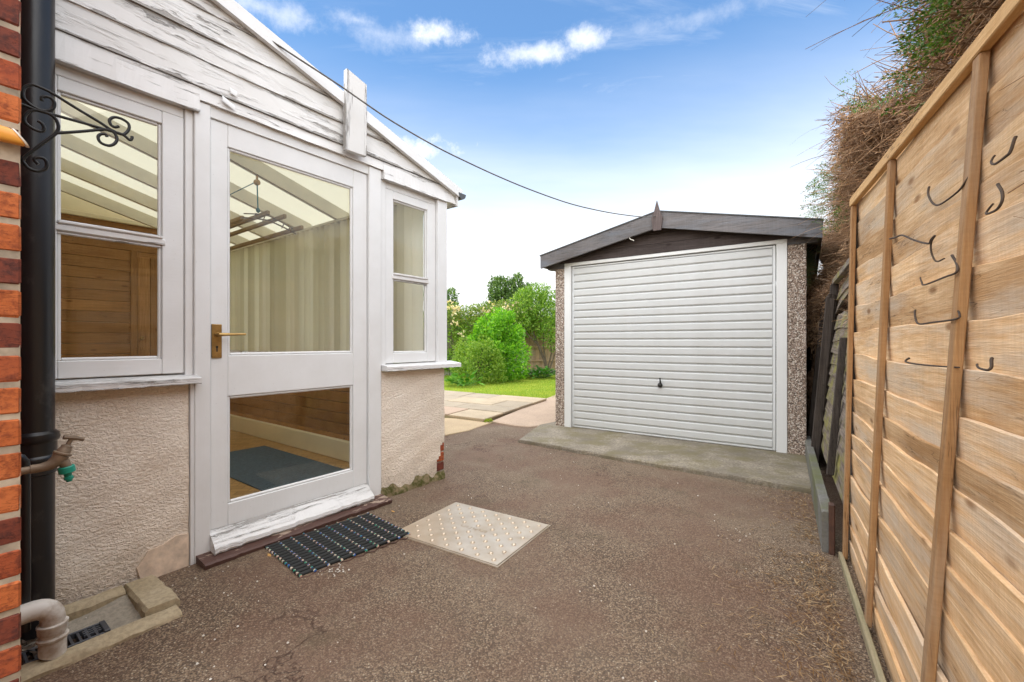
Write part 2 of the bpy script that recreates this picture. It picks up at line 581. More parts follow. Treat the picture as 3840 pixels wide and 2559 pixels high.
DARKWOOD_G = wood('dark_gable_wood', (.045, .033, .030), (.105, .082, .076), 'x', None, True, .7, .4)
FELT = plain('roof_felt', (.06, .06, .06), .9, .3, 30, bump=.4)
FENCE_X = wood('new_fence_board', (.60, .36, .165), (.84, .62, .385), 'x', (.56, .48, .38), True, .85, .85)
FENCE_Z = wood('new_fence_batten', (.30, .155, .062), (.50, .29, .13), 'z', (.40, .29, .19), True, .8, .3)
FENCE_R = wood('new_fence_rail', (.58, .34, .135), (.76, .50, .245), 'x', None, True, .8, .3)
STRIP_W = wood('pale_sawn_strip', (.30, .25, .155), (.44, .38, .25), 'x', (.24, .23, .13), True, .85, .4)
OLD_X = old_board_mat()
OLD_Z = wood('weathered_batten', (.035, .027, .022), (.10, .08, .066), 'z', None, False, .85, .4)
GARDEN_Z = wood('grey_garden_board', (.20, .165, .125), (.33, .285, .225), 'z', (.26, .23, .19), True, .85, .4)
GARDEN_B = wood('brown_garden_board', (.27, .175, .10), (.42, .30, .19), 'z', (.30, .25, .19), True, .85, .4)
POLY = translucent_mat('cream_polycarbonate', (.76, .73, .63), (.74, .715, .61), .78, (.3, 6, 6))
RAFTER = plain('cream_rafter_paint', (.70, .66, .55), .5, .1, 4)
m_ = Mat('cream_blind_fabric')
v_ = m_.math('ADD', m_.math('MULTIPLY', m_.rnd(), .26), .80)
b_ = m_.mix(1.0, m_.mix(m_.rnd(), (.94, .90, .76), (.94, .92, .85)), v_, 'MULTIPLY')
m_.fin(b_, .6)
t_ = m_.n('ShaderNodeBsdfTranslucent')
m_.l(b_, t_.inputs[0])
x_ = m_.n('ShaderNodeMixShader')
x_.inputs[0].default_value = .55
m_.l(m_.b.outputs[0], x_.inputs[1])
m_.l(t_.outputs[0], x_.inputs[2])
m_.l(x_.outputs[0], m_.out.inputs[0])
BLIND = m_.m
PANELWOOD = wood('pine_panelling', (.30, .145, .05), (.48, .26, .105), 'x', None, True, .5, .4, .2)
PINE_Z = wood('pine_upright', (.30, .145, .05), (.48, .26, .105), 'z', None, True, .5, .4, .2)
SKIRT = plain('cream_gloss', (.78, .71, .53), .35, .06, 3)
PARQUET = parquet_mat()
RUGM = plain('blue_rug_pile', (.045, .085, .125), .95, .35, 60, bump=.6)
AIRERW = wood('airer_pine', (.30, .21, .11), (.44, .33, .19), 'x', None, False, .6, .2)
ROPE = plain('teal_rope', (.03, .16, .19), .8, .3, 60)
CABLE = plain('grey_cable', (.11, .10, .09), .7, .3, 30)
GUTTERM = plain('grey_gutter', (.075, .08, .085), .45, .15)
ORANGEP = plain('orange_plastic', (.72, .31, .045), .35, .15, 8)
GREYP = plain('grey_tube', (.20, .20, .19), .5, .2)
PALEP = plain('pale_plastic', (.7, .66, .58), .4, .1)
SILLTILE = plain('quarry_tile', (.15, .062, .035), .4, .3, 8)
DEADSTEM = plain('dead_stem', (.055, .034, .020), .8, .4, 40, bump=.4)
TWIG = leaf_mat('dead_twig', [(0, (.15, .095, .058)), (.35, (.34, .215, .13)), (.7, (.52, .34, .215)), (.9, (.62, .36, .18)), (1, (.68, .52, .38))], .05, .9, .1)
HEDGEG = leaf_mat('cypress_green', [(0, (.03, .09, .016)), (.6, (.085, .19, .028)), (1, (.20, .31, .045))], .2)
HEDGECORE = plain('hedge_core', (.16, .10, .064), 1.0, .5, 18, bump=1.0, spec=0, bd=.05)
SHRUB = leaf_mat('bright_shrub_leaf', [(0, (.08, .24, .016)), (.5, (.17, .42, .026)), (1, (.34, .58, .05))], .5)
SHRUB_Y = leaf_mat('yellowish_shrub_leaf', [(0, (.09, .19, .018)), (.5, (.20, .34, .035)), (1, (.36, .48, .07))], .4)
SMALLTREE = leaf_mat('small_tree_leaf', [(0, (.07, .17, .016)), (.5, (.16, .31, .03)), (1, (.34, .48, .075))], .4)
ROSELEAF = leaf_mat('rose_leaf', [(0, (.08, .16, .018)), (.6, (.19, .29, .04)), (1, (.38, .38, .08))], .4)
ROSEPETAL = leaf_mat('cream_petal', [(0, (.70, .58, .32)), (.6, (.80, .72, .52)), (1, (.80, .62, .50))], .3)
BROADLEAF = leaf_mat('broad_leaf', [(0, (.05, .17, .02)), (.6, (.11, .30, .035)), (1, (.22, .42, .065))], .3, .3)
HOSTA = leaf_mat('dark_glossy_leaf', [(0, (.025, .10, .014)), (.6, (.06, .19, .025)), (1, (.14, .31, .045))], .25, .28)
CONIFER = leaf_mat('conifer_green', [(0, (.035, .085, .015)), (.55, (.085, .17, .03)), (1, (.18, .27, .055))], .15)
BARK = plain('bark', (.10, .075, .05), .9, .4, 14, bump=.7, bd=.01)
LAWN = lawn_mat()
BLADE = leaf_mat('grass_blade', [(0, (.15, .26, .02)), (.5, (.28, .40, .04)), (1, (.50, .50, .09))], .35)
LITTER = leaf_mat('dry_litter', [(0, (.12, .065, .03)), (.5, (.24, .14, .065)), (1, (.46, .34, .20))], .1, .8, .1)
GRIT = leaf_mat('pale_grit', [(0, (.40, .34, .28)), (1, (.75, .72, .66))], .05, .8, .1)
BEADS = leaf_mat('coloured_bead', [(0, (.03, .11, .36)), (.24, (.04, .14, .40)), (.25, (.55, .34, .26)), (.49, (.58, .38, .30)), (.5, (.03, .24, .15)), (.74, (.04, .28, .17)), (.75, (.58, .50, .38)), (1, (.64, .58, .46))], .05, .4)
DRYLEAF = plain('dry_leaf', (.52, .28, .07), .7, .3, 20)
SHEDROOF = plain('grey_roofing', (.20, .19, .18), .9, .2, 6)
SHEDWALL = plain('pale_wall', (.42, .38, .32), .9, .15, 3)


# ------------------------------------------------------------------ mesh helpers
class MB:
    def __init__(s):
        s.v, s.f, s.n, s.mi = [], [], 0, []
        s.cur = 0

    def add(s, v, f):
        v = np.asarray(v, float).reshape(-1, 3)
        s.v.append(v)
        for q in f:
            s.f.append(tuple(int(i) + s.n for i in q))
            s.mi.append(s.cur)
        s.n += len(v)
        return s

    def box(s, x0, x1, y0, y1, z0, z1, c=0.0):
        c = min(c, .45 * (x1 - x0), .45 * (y1 - y0), .45 * (z1 - z0))
        if c <= 0:
            v = [(x, y, z) for z in (z0, z1) for y in (y0, y1) for x in (x0, x1)]
            return s.add(v, [(0, 2, 3, 1), (4, 5, 7, 6), (0, 1, 5, 4), (2, 6, 7, 3), (0, 4, 6, 2), (1, 3, 7, 5)])
        X, Y, Zz = (x0, x1), (y0, y1), (z0, z1)
        idx, v = {}, []
        for i in (0, 1):
            for j in (0, 1):
                for k in (0, 1):
                    for a in range(3):
                        p = [X[i], Y[j], Zz[k]]
                        for b, q in enumerate((i, j, k)):
                            if b != a:
                                p[b] += c if q == 0 else -c
                        idx[(i, j, k, a)] = len(v)
                        v.append(p)
        f = []
        for a in range(3):
            b, d = [q for q in range(3) if q != a]
            for sgn in (0, 1):
                ring = []
                for (p, q) in ((0, 0), (1, 0), (1, 1), (0, 1)):
                    t = [0, 0, 0]
                    t[a] = sgn
                    t[b] = p
                    t[d] = q
                    ring.append(idx[(*t, a)])
                flip = (sgn == 0) ^ (a == 1)
                f.append(tuple(ring[::-1]) if flip else tuple(ring))
        for a in range(3):                       # edge chamfers along axis a
            b, d = [q for q in range(3) if q != a]
            for p in (0, 1):
                for q in (0, 1):
                    t0, t1 = [0, 0, 0], [0, 0, 0]
                    t1[a] = 1
                    for t in (t0, t1):
                        t[b] = p
                        t[d] = q
                    f.append((idx[(*t0, b)], idx[(*t1, b)], idx[(*t1, d)], idx[(*t0, d)]))
        for i in (0, 1):
            for j in (0, 1):
                for k in (0, 1):
                    f.append((idx[(i, j, k, 0)], idx[(i, j, k, 1)], idx[(i, j, k, 2)]))
        return s.add(v, f)

    def prism(s, poly, a0, a1, axis='y'):
        """poly: list of 2-D points; extruded along axis from a0 to a1 (remaining axes in order)."""
        n = len(poly)
        v = []
        for a in (a0, a1):
            for p, q in poly:
                v.append({'x': (a, p, q), 'y': (p, a, q), 'z': (p, q, a)}[axis])
        f = [tuple(range(n)), tuple(range(2 * n - 1, n - 1, -1))]
        for i in range(n):
            j = (i + 1) % n
            f.append((i, i + n, j + n, j))
        return s.add(v, f)

    def tube(s, pts, r, k=8, cap=True):
        pts = np.asarray(pts, float)
        m = len(pts)
        r = np.full(m, r) if np.isscalar(r) else np.asarray(r, float)
        tan = np.gradient(pts, axis=0)
        tan /= np.linalg.norm(tan, axis=1)[:, None] + 1e-12
        up = np.array([0, 0, 1.0]) if abs(tan[0][2]) < .9 else np.array([1.0, 0, 0])
        v = []
        a = np.cross(tan[0], up)
        for i in range(m):
            a = a - tan[i] * np.dot(a, tan[i])
            a /= np.linalg.norm(a) + 1e-12
            b = np.cross(tan[i], a)
            for q in range(k):
                th = 2 * math.pi * q / k
                v.append(pts[i] + r[i] * (math.cos(th) * a + math.sin(th) * b))
        f = []
        for i in range(m - 1):
            for q in range(k):
                q2 = (q + 1) % k
                f.append((i * k + q, i * k + q2, (i + 1) * k + q2, (i + 1) * k + q))
        if cap:
            f.append(tuple(range(k - 1, -1, -1)))
            f.append(tuple((m - 1) * k + q for q in range(k)))
        return s.add(v, f)

    def lathe(s, prof, k=14, o=(0, 0, 0), ax=(0, 0, 1)):
        """prof: list of (radius, height along ax)"""
        ax = np.asarray(ax, float)
        ax /= np.linalg.norm(ax)
        o = np.asarray(o, float)
        return s.tube_prof([o + ax * h for _, h in prof], [r for r, _ in prof], ax, k)

    def tube_prof(s, pts, rs, ax, k):
        up = np.array([0, 0, 1.0]) if abs(ax[2]) < .9 else np.array([1.0, 0, 0])
        a = np.cross(ax, up)
        a /= np.linalg.norm(a)
        b = np.cross(ax, a)
        v = []
        for p, r in zip(pts, rs):
            for q in range(k):
                th = 2 * math.pi * q / k
                v.append(p + r * (math.cos(th) * a + math.sin(th) * b))
        f = []
        m = len(pts)
        for i in range(m - 1):
            for q in range(k):
                q2 = (q + 1) % k
                f.append((i * k + q, i * k + q2, (i + 1) * k + q2, (i + 1) * k + q))
        f.append(tuple(range(k - 1, -1, -1)))
        f.append(tuple((m - 1) * k + q for q in range(k)))
        return s.add(v, f)

    def build(s, name, mat, parent=None, smooth=False, warp=None):
        V = np.vstack(s.v) if s.v else np.zeros((0, 3))
        if warp is not None:
            V = warp(V)
        me = bpy.data.meshes.new(name)
        me.from_pydata(V.tolist(), [], s.f)
        mats = mat if isinstance(mat, list) else [mat]
        for q in mats:
            me.materials.append(q)
        if len(mats) > 1:
            me.polygons.foreach_set('material_index', s.mi)
        if smooth:
            me.polygons.foreach_set('use_smooth', [True] * len(me.polygons))
            if smooth != 'all':
                try:
                    me.set_sharp_from_angle(angle=R(40))
                except Exception:
                    pass
        me.update()
        return link(name, me, parent)


def link(name, me, parent=None):
    o = bpy.data.objects.new(name, me)
    col.objects.link(o)
    if parent is not None:
        o.parent = parent
    return o


def fast_mesh(name, V, F, mat, parent=None, smooth=False):
    """V (n,3), F (m,k) arrays of equal-sized faces"""
    V = np.asarray(V, np.float32)
    F = np.asarray(F, np.int32)
    me = bpy.data.meshes.new(name)
    me.vertices.add(len(V))
    me.vertices.foreach_set('co', V.ravel())
    k = F.shape[1]
    me.loops.add(F.size)
    me.loops.foreach_set('vertex_index', F.ravel())
    me.polygons.add(len(F))
    me.polygons.foreach_set('loop_start', np.arange(0, F.size, k, dtype=np.int32))
    me.polygons.foreach_set('loop_total', np.full(len(F), k, np.int32))
    me.materials.append(mat)
    me.update(calc_edges=True)
    if smooth:
        me.polygons.foreach_set('use_smooth', [True] * len(F))
    return link(name, me, parent)


def tag(o, label, cat, group=None, kind=None):
    o['label'] = label
    o['category'] = cat
    if group:
        o['group'] = group
    if kind:
        o['kind'] = kind
    return o


def thing(name, label, cat, loc=(0, 0, 0), rz=0.0, group=None):
    o = bpy.data.objects.new(name, None)
    o.empty_display_size = .1
    col.objects.link(o)
    o.location = loc
    o.rotation_euler = (0, 0, rz)
    return tag(o, label, cat, group)


def stuff(o):
    o['kind'] = 'stuff'
    return o


def struct(o):
    o['kind'] = 'structure'
    return o


def copy_tree(o, parent=None):
    c = o.copy()
    col.objects.link(c)
    if parent is not None:
        c.parent = parent
    for ch in list(o.children):
        copy_tree(ch, c)
    return c


def leaves(P, D, N, L, W_):
    """diamond leaves at P pointing along D with face normal about N -> V, F"""
    n = len(P)
    D = D / (np.linalg.norm(D, axis=1)[:, None] + 1e-9)
    S = np.cross(D, N)
    S /= np.linalg.norm(S, axis=1)[:, None] + 1e-9
    U = np.cross(S, D)
    L = np.asarray(L).reshape(-1, 1) * np.ones((n, 1))
    W_ = np.asarray(W_).reshape(-1, 1) * np.ones((n, 1))
    V = np.stack([P, P + D * L * .45 + S * W_ * .5 - U * L * .06, P + D * L - U * L * .12, P + D * L * .45 - S * W_ * .5 - U * L * .06], 1).reshape(-1, 3)
    F = np.arange(4 * n).reshape(n, 4)
    return V, F


def unit(n):
    d = rng.normal(size=(n, 3))
    return d / np.linalg.norm(d, axis=1)[:, None]


def lobes_leaves(lobes, n, L, W_, shell=(.55, 1.05), droop=.0, up=.3):
    """lobes: (cx,cy,cz,rx,ry,rz)"""
    lobes = np.asarray(lobes, float)
    vol = (lobes[:, 3] * lobes[:, 4] * lobes[:, 5]) ** (2 / 3)
    which = rng.choice(len(lobes), n, p=vol / vol.sum())
    d = unit(n)
    rad = shell[0] + (shell[1] - shell[0]) * rng.random(n) ** .6
    lump = 1 + .16 * np.sin(7 * d[:, 0] + which) * np.cos(6 * d[:, 2] + 2 * which)
    P = lobes[which, :3] + d * lobes[which, 3:] * (rad * lump)[:, None]
    ok = P[:, 2] > .02
    P, d = P[ok], d[ok]
    n = len(P)
    D = d + .9 * unit(n) + np.array([0, 0, up])
    N = d + .7 * unit(n) + np.array([0, 0, .5])
    s = .65 + .7 * rng.random(n)
    return leaves(P, D, N, L * s, W_ * s)


def twig_mesh(P0, D0, length, r, droop, curl, seg=5):
    """vectorised three-sided tapering twigs"""
    n = len(P0)
    D = D0 / np.linalg.norm(D0, axis=1)[:, None]
    pts = [P0]
    step = (length / (seg - 1)).reshape(-1, 1)
    bend = unit(n) * curl.reshape(-1, 1)
    p = P0.copy()
    for i in range(seg - 1):
        D = D + bend * .5 + np.array([0, 0, -1.0]) * droop.reshape(-1, 1)
        D /= np.linalg.norm(D, axis=1)[:, None]
        p = p + D * step
        pts.append(p.copy())
    pts = np.stack(pts, 1)                              # n, seg, 3
    A = np.cross(D0, unit(n))
    A /= np.linalg.norm(A, axis=1)[:, None] + 1e-9
    B = np.cross(D0 / np.linalg.norm(D0, axis=1)[:, None], A)
    tap = np.linspace(1, .35, seg)
    V = np.zeros((n, seg, 3, 3))
    for q in range(3):
        th = 2 * math.pi * q / 3
        off = math.cos(th) * A + math.sin(th) * B
        V[:, :, q] = pts + off[:, None, :] * (r.reshape(-1, 1, 1) * tap[None, :, None])
    base = (np.arange(n) * seg * 3)[:, None, None]
    i = np.arange(seg - 1)[None, :, None] * 3
    q = np.arange(3)[None, None, :]
    q2 = (q + 1) % 3
    F = np.stack([base + i + q, base + i + q2, base + i + 3 + q2, base + i + 3 + q], -1).reshape(-1, 4)
    return V.reshape(-1, 3), F


# ------------------------------------------------------------------ frames
P0 = np.array([-1.489, 2.018])                 # foot of the conservatory's left door post
U = np.array([.5905, .8070])
NN = np.array([.8070, -.5905])                 # out of the conservatory wall
CONS_RZ = math.atan2(U[1], U[0])


def cw(t, off, z=0.0):
    p = P0 + U * t + NN * off
    return (p[0], p[1], z)


# ------------------------------------------------------------------ ground
def tarmac():
    st = .05
    ts = np.arange(-3.0, 4.7, st)
    os_ = np.arange(-1.6, 4.0, st)
    T, O = np.meshgrid(ts, os_, indexing='ij')
    wob = .006 * np.sin(1.9 * T + .7) * np.cos(1.5 * O) + .003 * np.sin(5.1 * T + 2 * O)
    X = P0[0] + U[0] * T + NN[0] * O
    Y = P0[1] + U[1] * T + NN[1] * O
    V = np.stack([X, Y, wob], -1).reshape(-1, 3)
    n, m = T.shape
    F = []
    for i in range(n - 1):
        for j in range(m - 1):
            tc_, oc = ts[i] + st / 2, os_[j] + st / 2
            if -.58 < tc_ < -.17 and .07 < oc < .39:
                continue
            a = i * m + j
            F.append((a, a + 1, a + m + 1, a + m))
    return struct(fast_mesh('driveway', V, np.array(F)[:, ::-1], TARMAC, None, True))


tarmac()
g = MB()
g.add([(-400, -400, -.25), (400, -400, -.25), (400, 400, -.25), (-400, 400, -.25)], [(0, 1, 2, 3)])
struct(g.build('ground', SOIL))
# lawn: gently uneven sheet
xs, ys = np.linspace(-14, 14, 57), np.linspace(5.9, 34, 57)
X, Y = np.meshgrid(xs, ys, indexing='ij')
V = np.stack([X, Y, .008 * np.sin(2.1 * X) * np.cos(1.3 * Y) - .006], -1).reshape(-1, 3)
i, j = np.meshgrid(np.arange(56), np.arange(56), indexing='ij')
a = (i * 57 + j).ravel()
struct(fast_mesh('lawn', V, np.stack([a, a + 57, a + 58, a + 1], 1), LAWN, None, True))


def slab_poly(mb, pts, z0, z1, ch=.006):
    """flat slab with a slightly sunk bevel, outline pts (world xy), counter-clockwise"""
    pts = np.asarray(pts, float)
    c = pts.mean(0)
    ins = pts + (c - pts) / np.linalg.norm(c - pts, axis=1)[:, None] * ch * 1.4
    n = len(pts)
    v = [(*p, z0) for p in pts] + [(*p, z1 - ch) for p in pts] + [(*p, z1) for p in ins]
    f = [tuple(range(2 * n, 3 * n))]
    for i in range(n):
        j = (i + 1) % n
        f += [(i, j, n + j, n + i), (n + i, n + j, 2 * n + j, 2 * n + i)]
    f.append(tuple(range(n - 1, -1, -1)))
    return mb.add(v, f)


# garage apron, ragged front edge
ap = [(.02, 4.50)]
A_, B_ = np.array([.06, 4.489]), np.array([2.035, 2.955])
for k in np.linspace(0, 1, 26):
    p = A_ + (B_ - A_) * k + np.array([-.56, -.83]) * rng.normal(0, .008)
    ap.append(tuple(p))
ap = ap[1:] + [(2.40, 3.47), (2.72, 3.98), (2.45, 4.35), (.62, 5.60), (.33, 5.30)]
struct(slab_poly(MB(), ap, -.03, .036, .012).build('concrete_apron', CONC_APRON))
# pink concrete path beside the garage
pp = [(-.255, 5.62), (.02, 5.36), (.22, 5.27), (.36, 5.33), (.6, 5.6), (3.2, 9.4), (1.1, 9.0), (.62, 7.9)]
struct(slab_poly(MB(), pp, -.03, .022, .01).build('pink_concrete_path', CONC_PINK))
sp = [(-.86, 4.70), (-.70, 4.86), (-.50, 5.08), (-.40, 5.30), (-.25, 5.60), (-.33, 5.78), (-.9, 5.9), (-1.5, 5.5), (-1.3, 5.0)]
struct(slab_poly(MB(), sp, -.03, .012, .006).build('sandy_concrete_path', CONC_SAND))

# patio of separate slabs
patio = bpy.data.objects.new('patio', None)
col.objects.link(patio)
patio['kind'] = 'structure'
e1 = np.array([.43, .903])
e2 = np.array([-.84, .542])
pc = np.array([-.375, 5.60])
bed = [pc - e2 * .0 + e1 * .01, pc + e1 * 2.24, pc + e1 * 2.24 + e2 * 3.6, pc + e2 * 3.6 + e1 * .01]
slab_poly(MB(), bed, -.05, .034, .002).build('mortar_bed', CONC_KERB, patio)
rows = [0, .56, 1.04, 1.62, 2.23]
for r_ in range(4):
    x = -.03 if r_ % 2 == 0 else -.035
    ws = [[.62, .9, .6, .9, .6], [.92, .6, .92, .6, .6], [.5, .92, .6, .92, .6], [.95, .6, .9, .6, .6]][r_]
    for c_i, wd in enumerate(ws):
        gsp = .009
        a0, a1, b0, b1 = rows[r_] + gsp, rows[r_ + 1] - gsp, x + gsp, x + wd - gsp
        q = [pc + e1 * a0 + e2 * b0, pc + e1 * a1 + e2 * b0, pc + e1 * a1 + e2 * b1, pc + e1 * a0 + e2 * b1]
        mt = SLAB_PINK if (r_ == 0 and c_i >= 1) else (SLAB_BUFF if (r_ + c_i) % 3 == 0 or r_ == 0 else SLAB_GREY)
        slab_poly(MB(), q, .030, .060 + rng.normal(0, .003), .005).build('paving_slab', mt, patio)
        x += wd


# ------------------------------------------------------------------ conservatory
cons = thing('conservatory', 'white timber lean-to conservatory with peeling gable boards and glazed door', 'conservatory', cw(0, 0), CONS_RZ)
# local axes: x along the wall to the right, y inwards (front faces -y), z up
T0, T1 = -.605, 1.664
ROOM = 4.25


def roofz(t):
    return 2.222 + .285 * (1.735 - t)


def cb(x0, x1, y0, y1, z0, z1, name, mat, parent=cons, c=.003):
    return MB().box(x0, x1, y0, y1, z0, z1, c).build(name, mat, parent)


# rendered dwarf walls (front, uneven foot), right flank, far end
def wall_grid(x0, x1, z0, z1, name, mat, jag_right=False, y0=0.0, y1=.14):
    nx, nz = max(4, int((x1 - x0) / .02)), int((z1 - z0) / .02)
    xs = np.linspace(x0, x1, nx + 1)
    zs = np.linspace(z0, z1, nz + 1)
    mb = MB()
    XX, ZZ = np.meshgrid(xs, zs, indexing='ij')
    wob = .002 * np.sin(23 * XX + 11 * ZZ) + .0015 * np.sin(41 * ZZ - 17 * XX)
    YY = y0 + wob
    # belly out slightly towards a bell-cast foot
    V = np.stack([XX, YY, ZZ], -1).reshape(-1, 3)
    F = []
    for i in range(nx):
        for j in range(nz):
            xm, zm = (xs[i] + xs[i + 1]) / 2, (zs[j] + zs[j + 1]) / 2
            if jag_right and xm > x1 - max(0, (.34 - zm)) * .32 - .012 * math.sin(zm * 60) and zm < .31:
                continue
            a = i * (nz + 1) + j
            F.append((a, a + nz + 1, a + nz + 2, a + 1))
    mb.add(V, F)
    mb.box(x0, x1, y0 + .016, y1, z0, z1)
    return mb


wall_grid(T0, -.002, -.03, .838, 'l', RENDER).build('rendered_wall', RENDER, cons, True)
cpz = [(-.175, .0), (-.004, .0), (-.004, .150), (-.05, .158), (-.10, .135), (-.15, .128), (-.19, .07)]
MB().prism(cpz, -.006, .004).build('cement_patch', plain('smooth_cement', (.70, .56, .43), .95, .28, 16, bump=.9), cons)
rw = wall_grid(1.061, 1.645, -.03, .832, 'r', RENDER, True)
rw.build('rendered_wall', RENDER, cons, True)
# bricks showing where the render has fallen from the corner
for (x0, x1, z0, z1) in [(1.555, 1.648, .205, .262), (1.535, 1.647, .128, .192), (1.56, 1.646, .060, .118)]:
    MB().box(x0, x1, .004, .1, z0, z1, .004).build('brick', BRICKS['d'] if z0 < .1 else BRICKS['r'], cons)
# mossy fillet of old mortar at the foot of the right wall
mf = MB()
nx = 40
for i in range(nx):
    x0, x1 = 1.05 + .58 * i / nx, 1.05 + .58 * (i + 1) / nx
h = [.055 + .018 * math.sin(i * .33) + .012 * math.sin(i * .9 + 1) + .006 * rng.random() for i in range(nx + 1)]
d = [.020 + .007 * math.sin(i * .5 + 2) + .006 * rng.random() for i in range(nx + 1)]
v, f = [], []
for i in range(nx + 1):
    x = 1.05 + .585 * i / nx
    v += [(x, -d[i], -.01), (x, -d[i] * .8, h[i] * .55), (x, .001, h[i])]
for i in range(nx):
    for q in range(2):
        a = i * 3 + q
        f.append((a, a + 3, a + 4, a + 1))
mf.add(v, f)
m_ = Mat('mossy_mortar')
n_ = m_.noise(m_.co(rnd=False), 26, 7, .68)
MOSSM = m_.fin(m_.mix(m_.ramp(n_, [(.38, 0.0), (.6, 1.0)]), (.26, .20, .12), (.075, .075, .022)), .95, m_.bump(n_, 1.0, .012), spec=.1)
mf.build('mossy_mortar', MOSSM, cons, True)
# flank wall (cavity wall) and the far end wall
MB().box(1.40, T1, .141, ROOM, -.05, .82).build('flank_wall', RENDER, cons)
MB().box(T0, T1, ROOM + .001, ROOM + .2, -.05, .999).build('end_wall', RENDER, cons)
z = .075
while z < .80:
    MB().box(1.381, 1.3995, .145, ROOM - .01, z + .002, min(z + .088, .815), .003).build('panelling_board', PANELWOOD, cons)
    z += .09
MB().box(1.345, 1.3805, .145, ROOM - .01, .05, .215, .006).build('skirting_board', SKIRT, cons)
MB().box(1.335, 1.655, .145, ROOM - .01, .821, .845, .004).build('tiled_sill', SILLTILE, cons)
# end wall boarding
z = .06
while z < 2.42:
    MB().box(T0 + .01, T1 - .01, ROOM - .03, ROOM, z, z + .117, .004).build('panelling_board', PANELWOOD, cons)
    z += .12
MB().prism([(T0, 1.0), (T1, 1.0), (T1, roofz(T1)), (T0, roofz(T0))], ROOM + .001, ROOM + .15).build('end_gable', SKIRT, cons)
MB().box(.74, .80, ROOM - .06, ROOM - .031, .06, 2.10, .004).build('door_casing', PINE_Z, cons)
for q in range(6):
    MB().box(.803 + q * .118, .803 + q * .118 + .114, ROOM - .052, ROOM - .031, .06, 2.04, .004).build('pine_door_board', PINE_Z, cons)
MB().lathe([(.010, 0), (.010, .03), (.022, .038), (.024, .05), (.014, .062)], 12, (.83, ROOM - .052, 1.08), (0, -1, 0)).build('door_knob', BRASS, cons, True)
MB().box(T0 + .02, T1 - .02, ROOM - .08, ROOM - .031, 2.40, 2.45, .006).build('cornice', SKIRT, cons)
# floor
MB().box(T0, 1.40, .02, ROOM, -.05, .05).build('floor', PARQUET, cons)

# posts and door frame
cb(.017, .082, -.012, .10, 0.0, 2.155, 'door_post', WP_Z)
cb(.965, 1.055, -.012, .10, 0.02, 2.155, 'door_post', WP_Z)
cb(.082, .965, .005, .10, 2.1045, 2.158, 'door_head', WP_X)
cb(1.566, T1, -.012, .055, .875, 2.105, 'corner_post', WP_Z)
cb(T0, -.505, -.004, .10, .875, 2.105, 'corner_post', WP_Z)
cb(-.015, .0165, .004, .09, .875, 2.105, 'cover_strip', WP_Z)
cb(1.0555, 1.104, .004, .09, .875, 2.105, 'cover_strip', WP_Z)


def frame_mb(x0, x1, z0, z1, fx0, fx1, fz0, fz1, ya, yb, bead=.012):
    """frame with outer rect (x0..x1,z0..z1), opening (fx..), front ya, back yb, plus a glazing bead"""
    mb = MB()
    mb.box(x0, fx0, ya, yb, z0, z1, .003)
    mb.box(fx1, x1, ya, yb, z0, z1, .003)
    mb.box(fx0 + .0005, fx1 - .0005, ya + .0008, yb - .001, fz1, z1 - .0006, .003)
    mb.box(fx0 + .0005, fx1 - .0005, ya + .0008, yb - .001, z0 + .0006, fz0, .003)
    for (a0, a1, b0, b1) in ((fx0, fx0 + bead, fz0, fz1), (fx1 - bead, fx1, fz0, fz1),
                             (fx0 + bead, fx1 - bead, fz0, fz0 + bead), (fx0 + bead, fx1 - bead, fz1 - bead, fz1)):
        mb.box(a0, a1, ya + .010, ya + .026, b0, b1, .004)
    return mb


def window(x0, x1, fx0, fx1, label):
    w_ = frame_mb(x0, x1, .889, 2.060, fx0, fx1, .958, 2.004, .012, .055).build('window', WP_X, cons)
    w_['label'] = label
    tb = MB()
    tb.box(fx0 - .012, fx1 + .012, .006, .05, 1.462, 1.489, .004)
    tb.box(fx0, fx1, -.001, .03, 1.489, 1.503, .004)
    tb.box(fx0, fx1, .016, .03, 1.450, 1.462, .003)
    tb.build('transom', WP_PEEL_L, w_)
    for (z0, z1) in ((.958, 1.462), (1.489, 2.004)):
        MB().box(fx0, fx1, .032, .036, z0, z1).build('pane', GLASS, w_)
    return w_


wl_ = window(-.503, -.017, -.425, -.098, 'two-light window beside the black soil pipe')
wr_ = window(1.106, 1.563, 1.172, 1.482, 'narrow two-light window at the garden corner')
# beads under the head, sills
cb(-.503, -.017, .014, .09, 2.061, 2.105, 'window_head', WP_X)
cb(1.106, 1.563, .014, .09, 2.061, 2.105, 'window_head', WP_X)


def sill(x0, x1, mat, tilt=0.0):
    mb = MB()
    prof = [(-.062, .842), (-.062, .868), (-.055, .874), (.05, .887), (.05, .842)]
    n = 24
    v, f = [], []
    for i in range(n + 1):
        x = x0 + (x1 - x0) * i / n
        jx = .0018 * math.sin(i * 2.3)
        for (y, zz) in prof:
            v.append((x, y + (jx if y < -.03 else 0), zz + tilt * (x - x0) + (jx if y < -.03 else 0)))
    k = len(prof)
    for i in range(n):
        for q in range(k):
            f.append((i * k + q, (i + 1) * k + q, (i + 1) * k + (q + 1) % k, i * k + (q + 1) % k))
    f.append(tuple(range(k)))
    f.append(tuple(n * k + q for q in range(k - 1, -1, -1)))
    return mb.add(v, f)


s1 = sill(T0, .028, WP_SILL).build('window_sill', WP_SILL, cons)
s1['label'] = 'sill with split and flaking paint'
s2 = sill(1.068, 1.765, WP_PEEL_L).build('window_sill', WP_PEEL_L, cons)

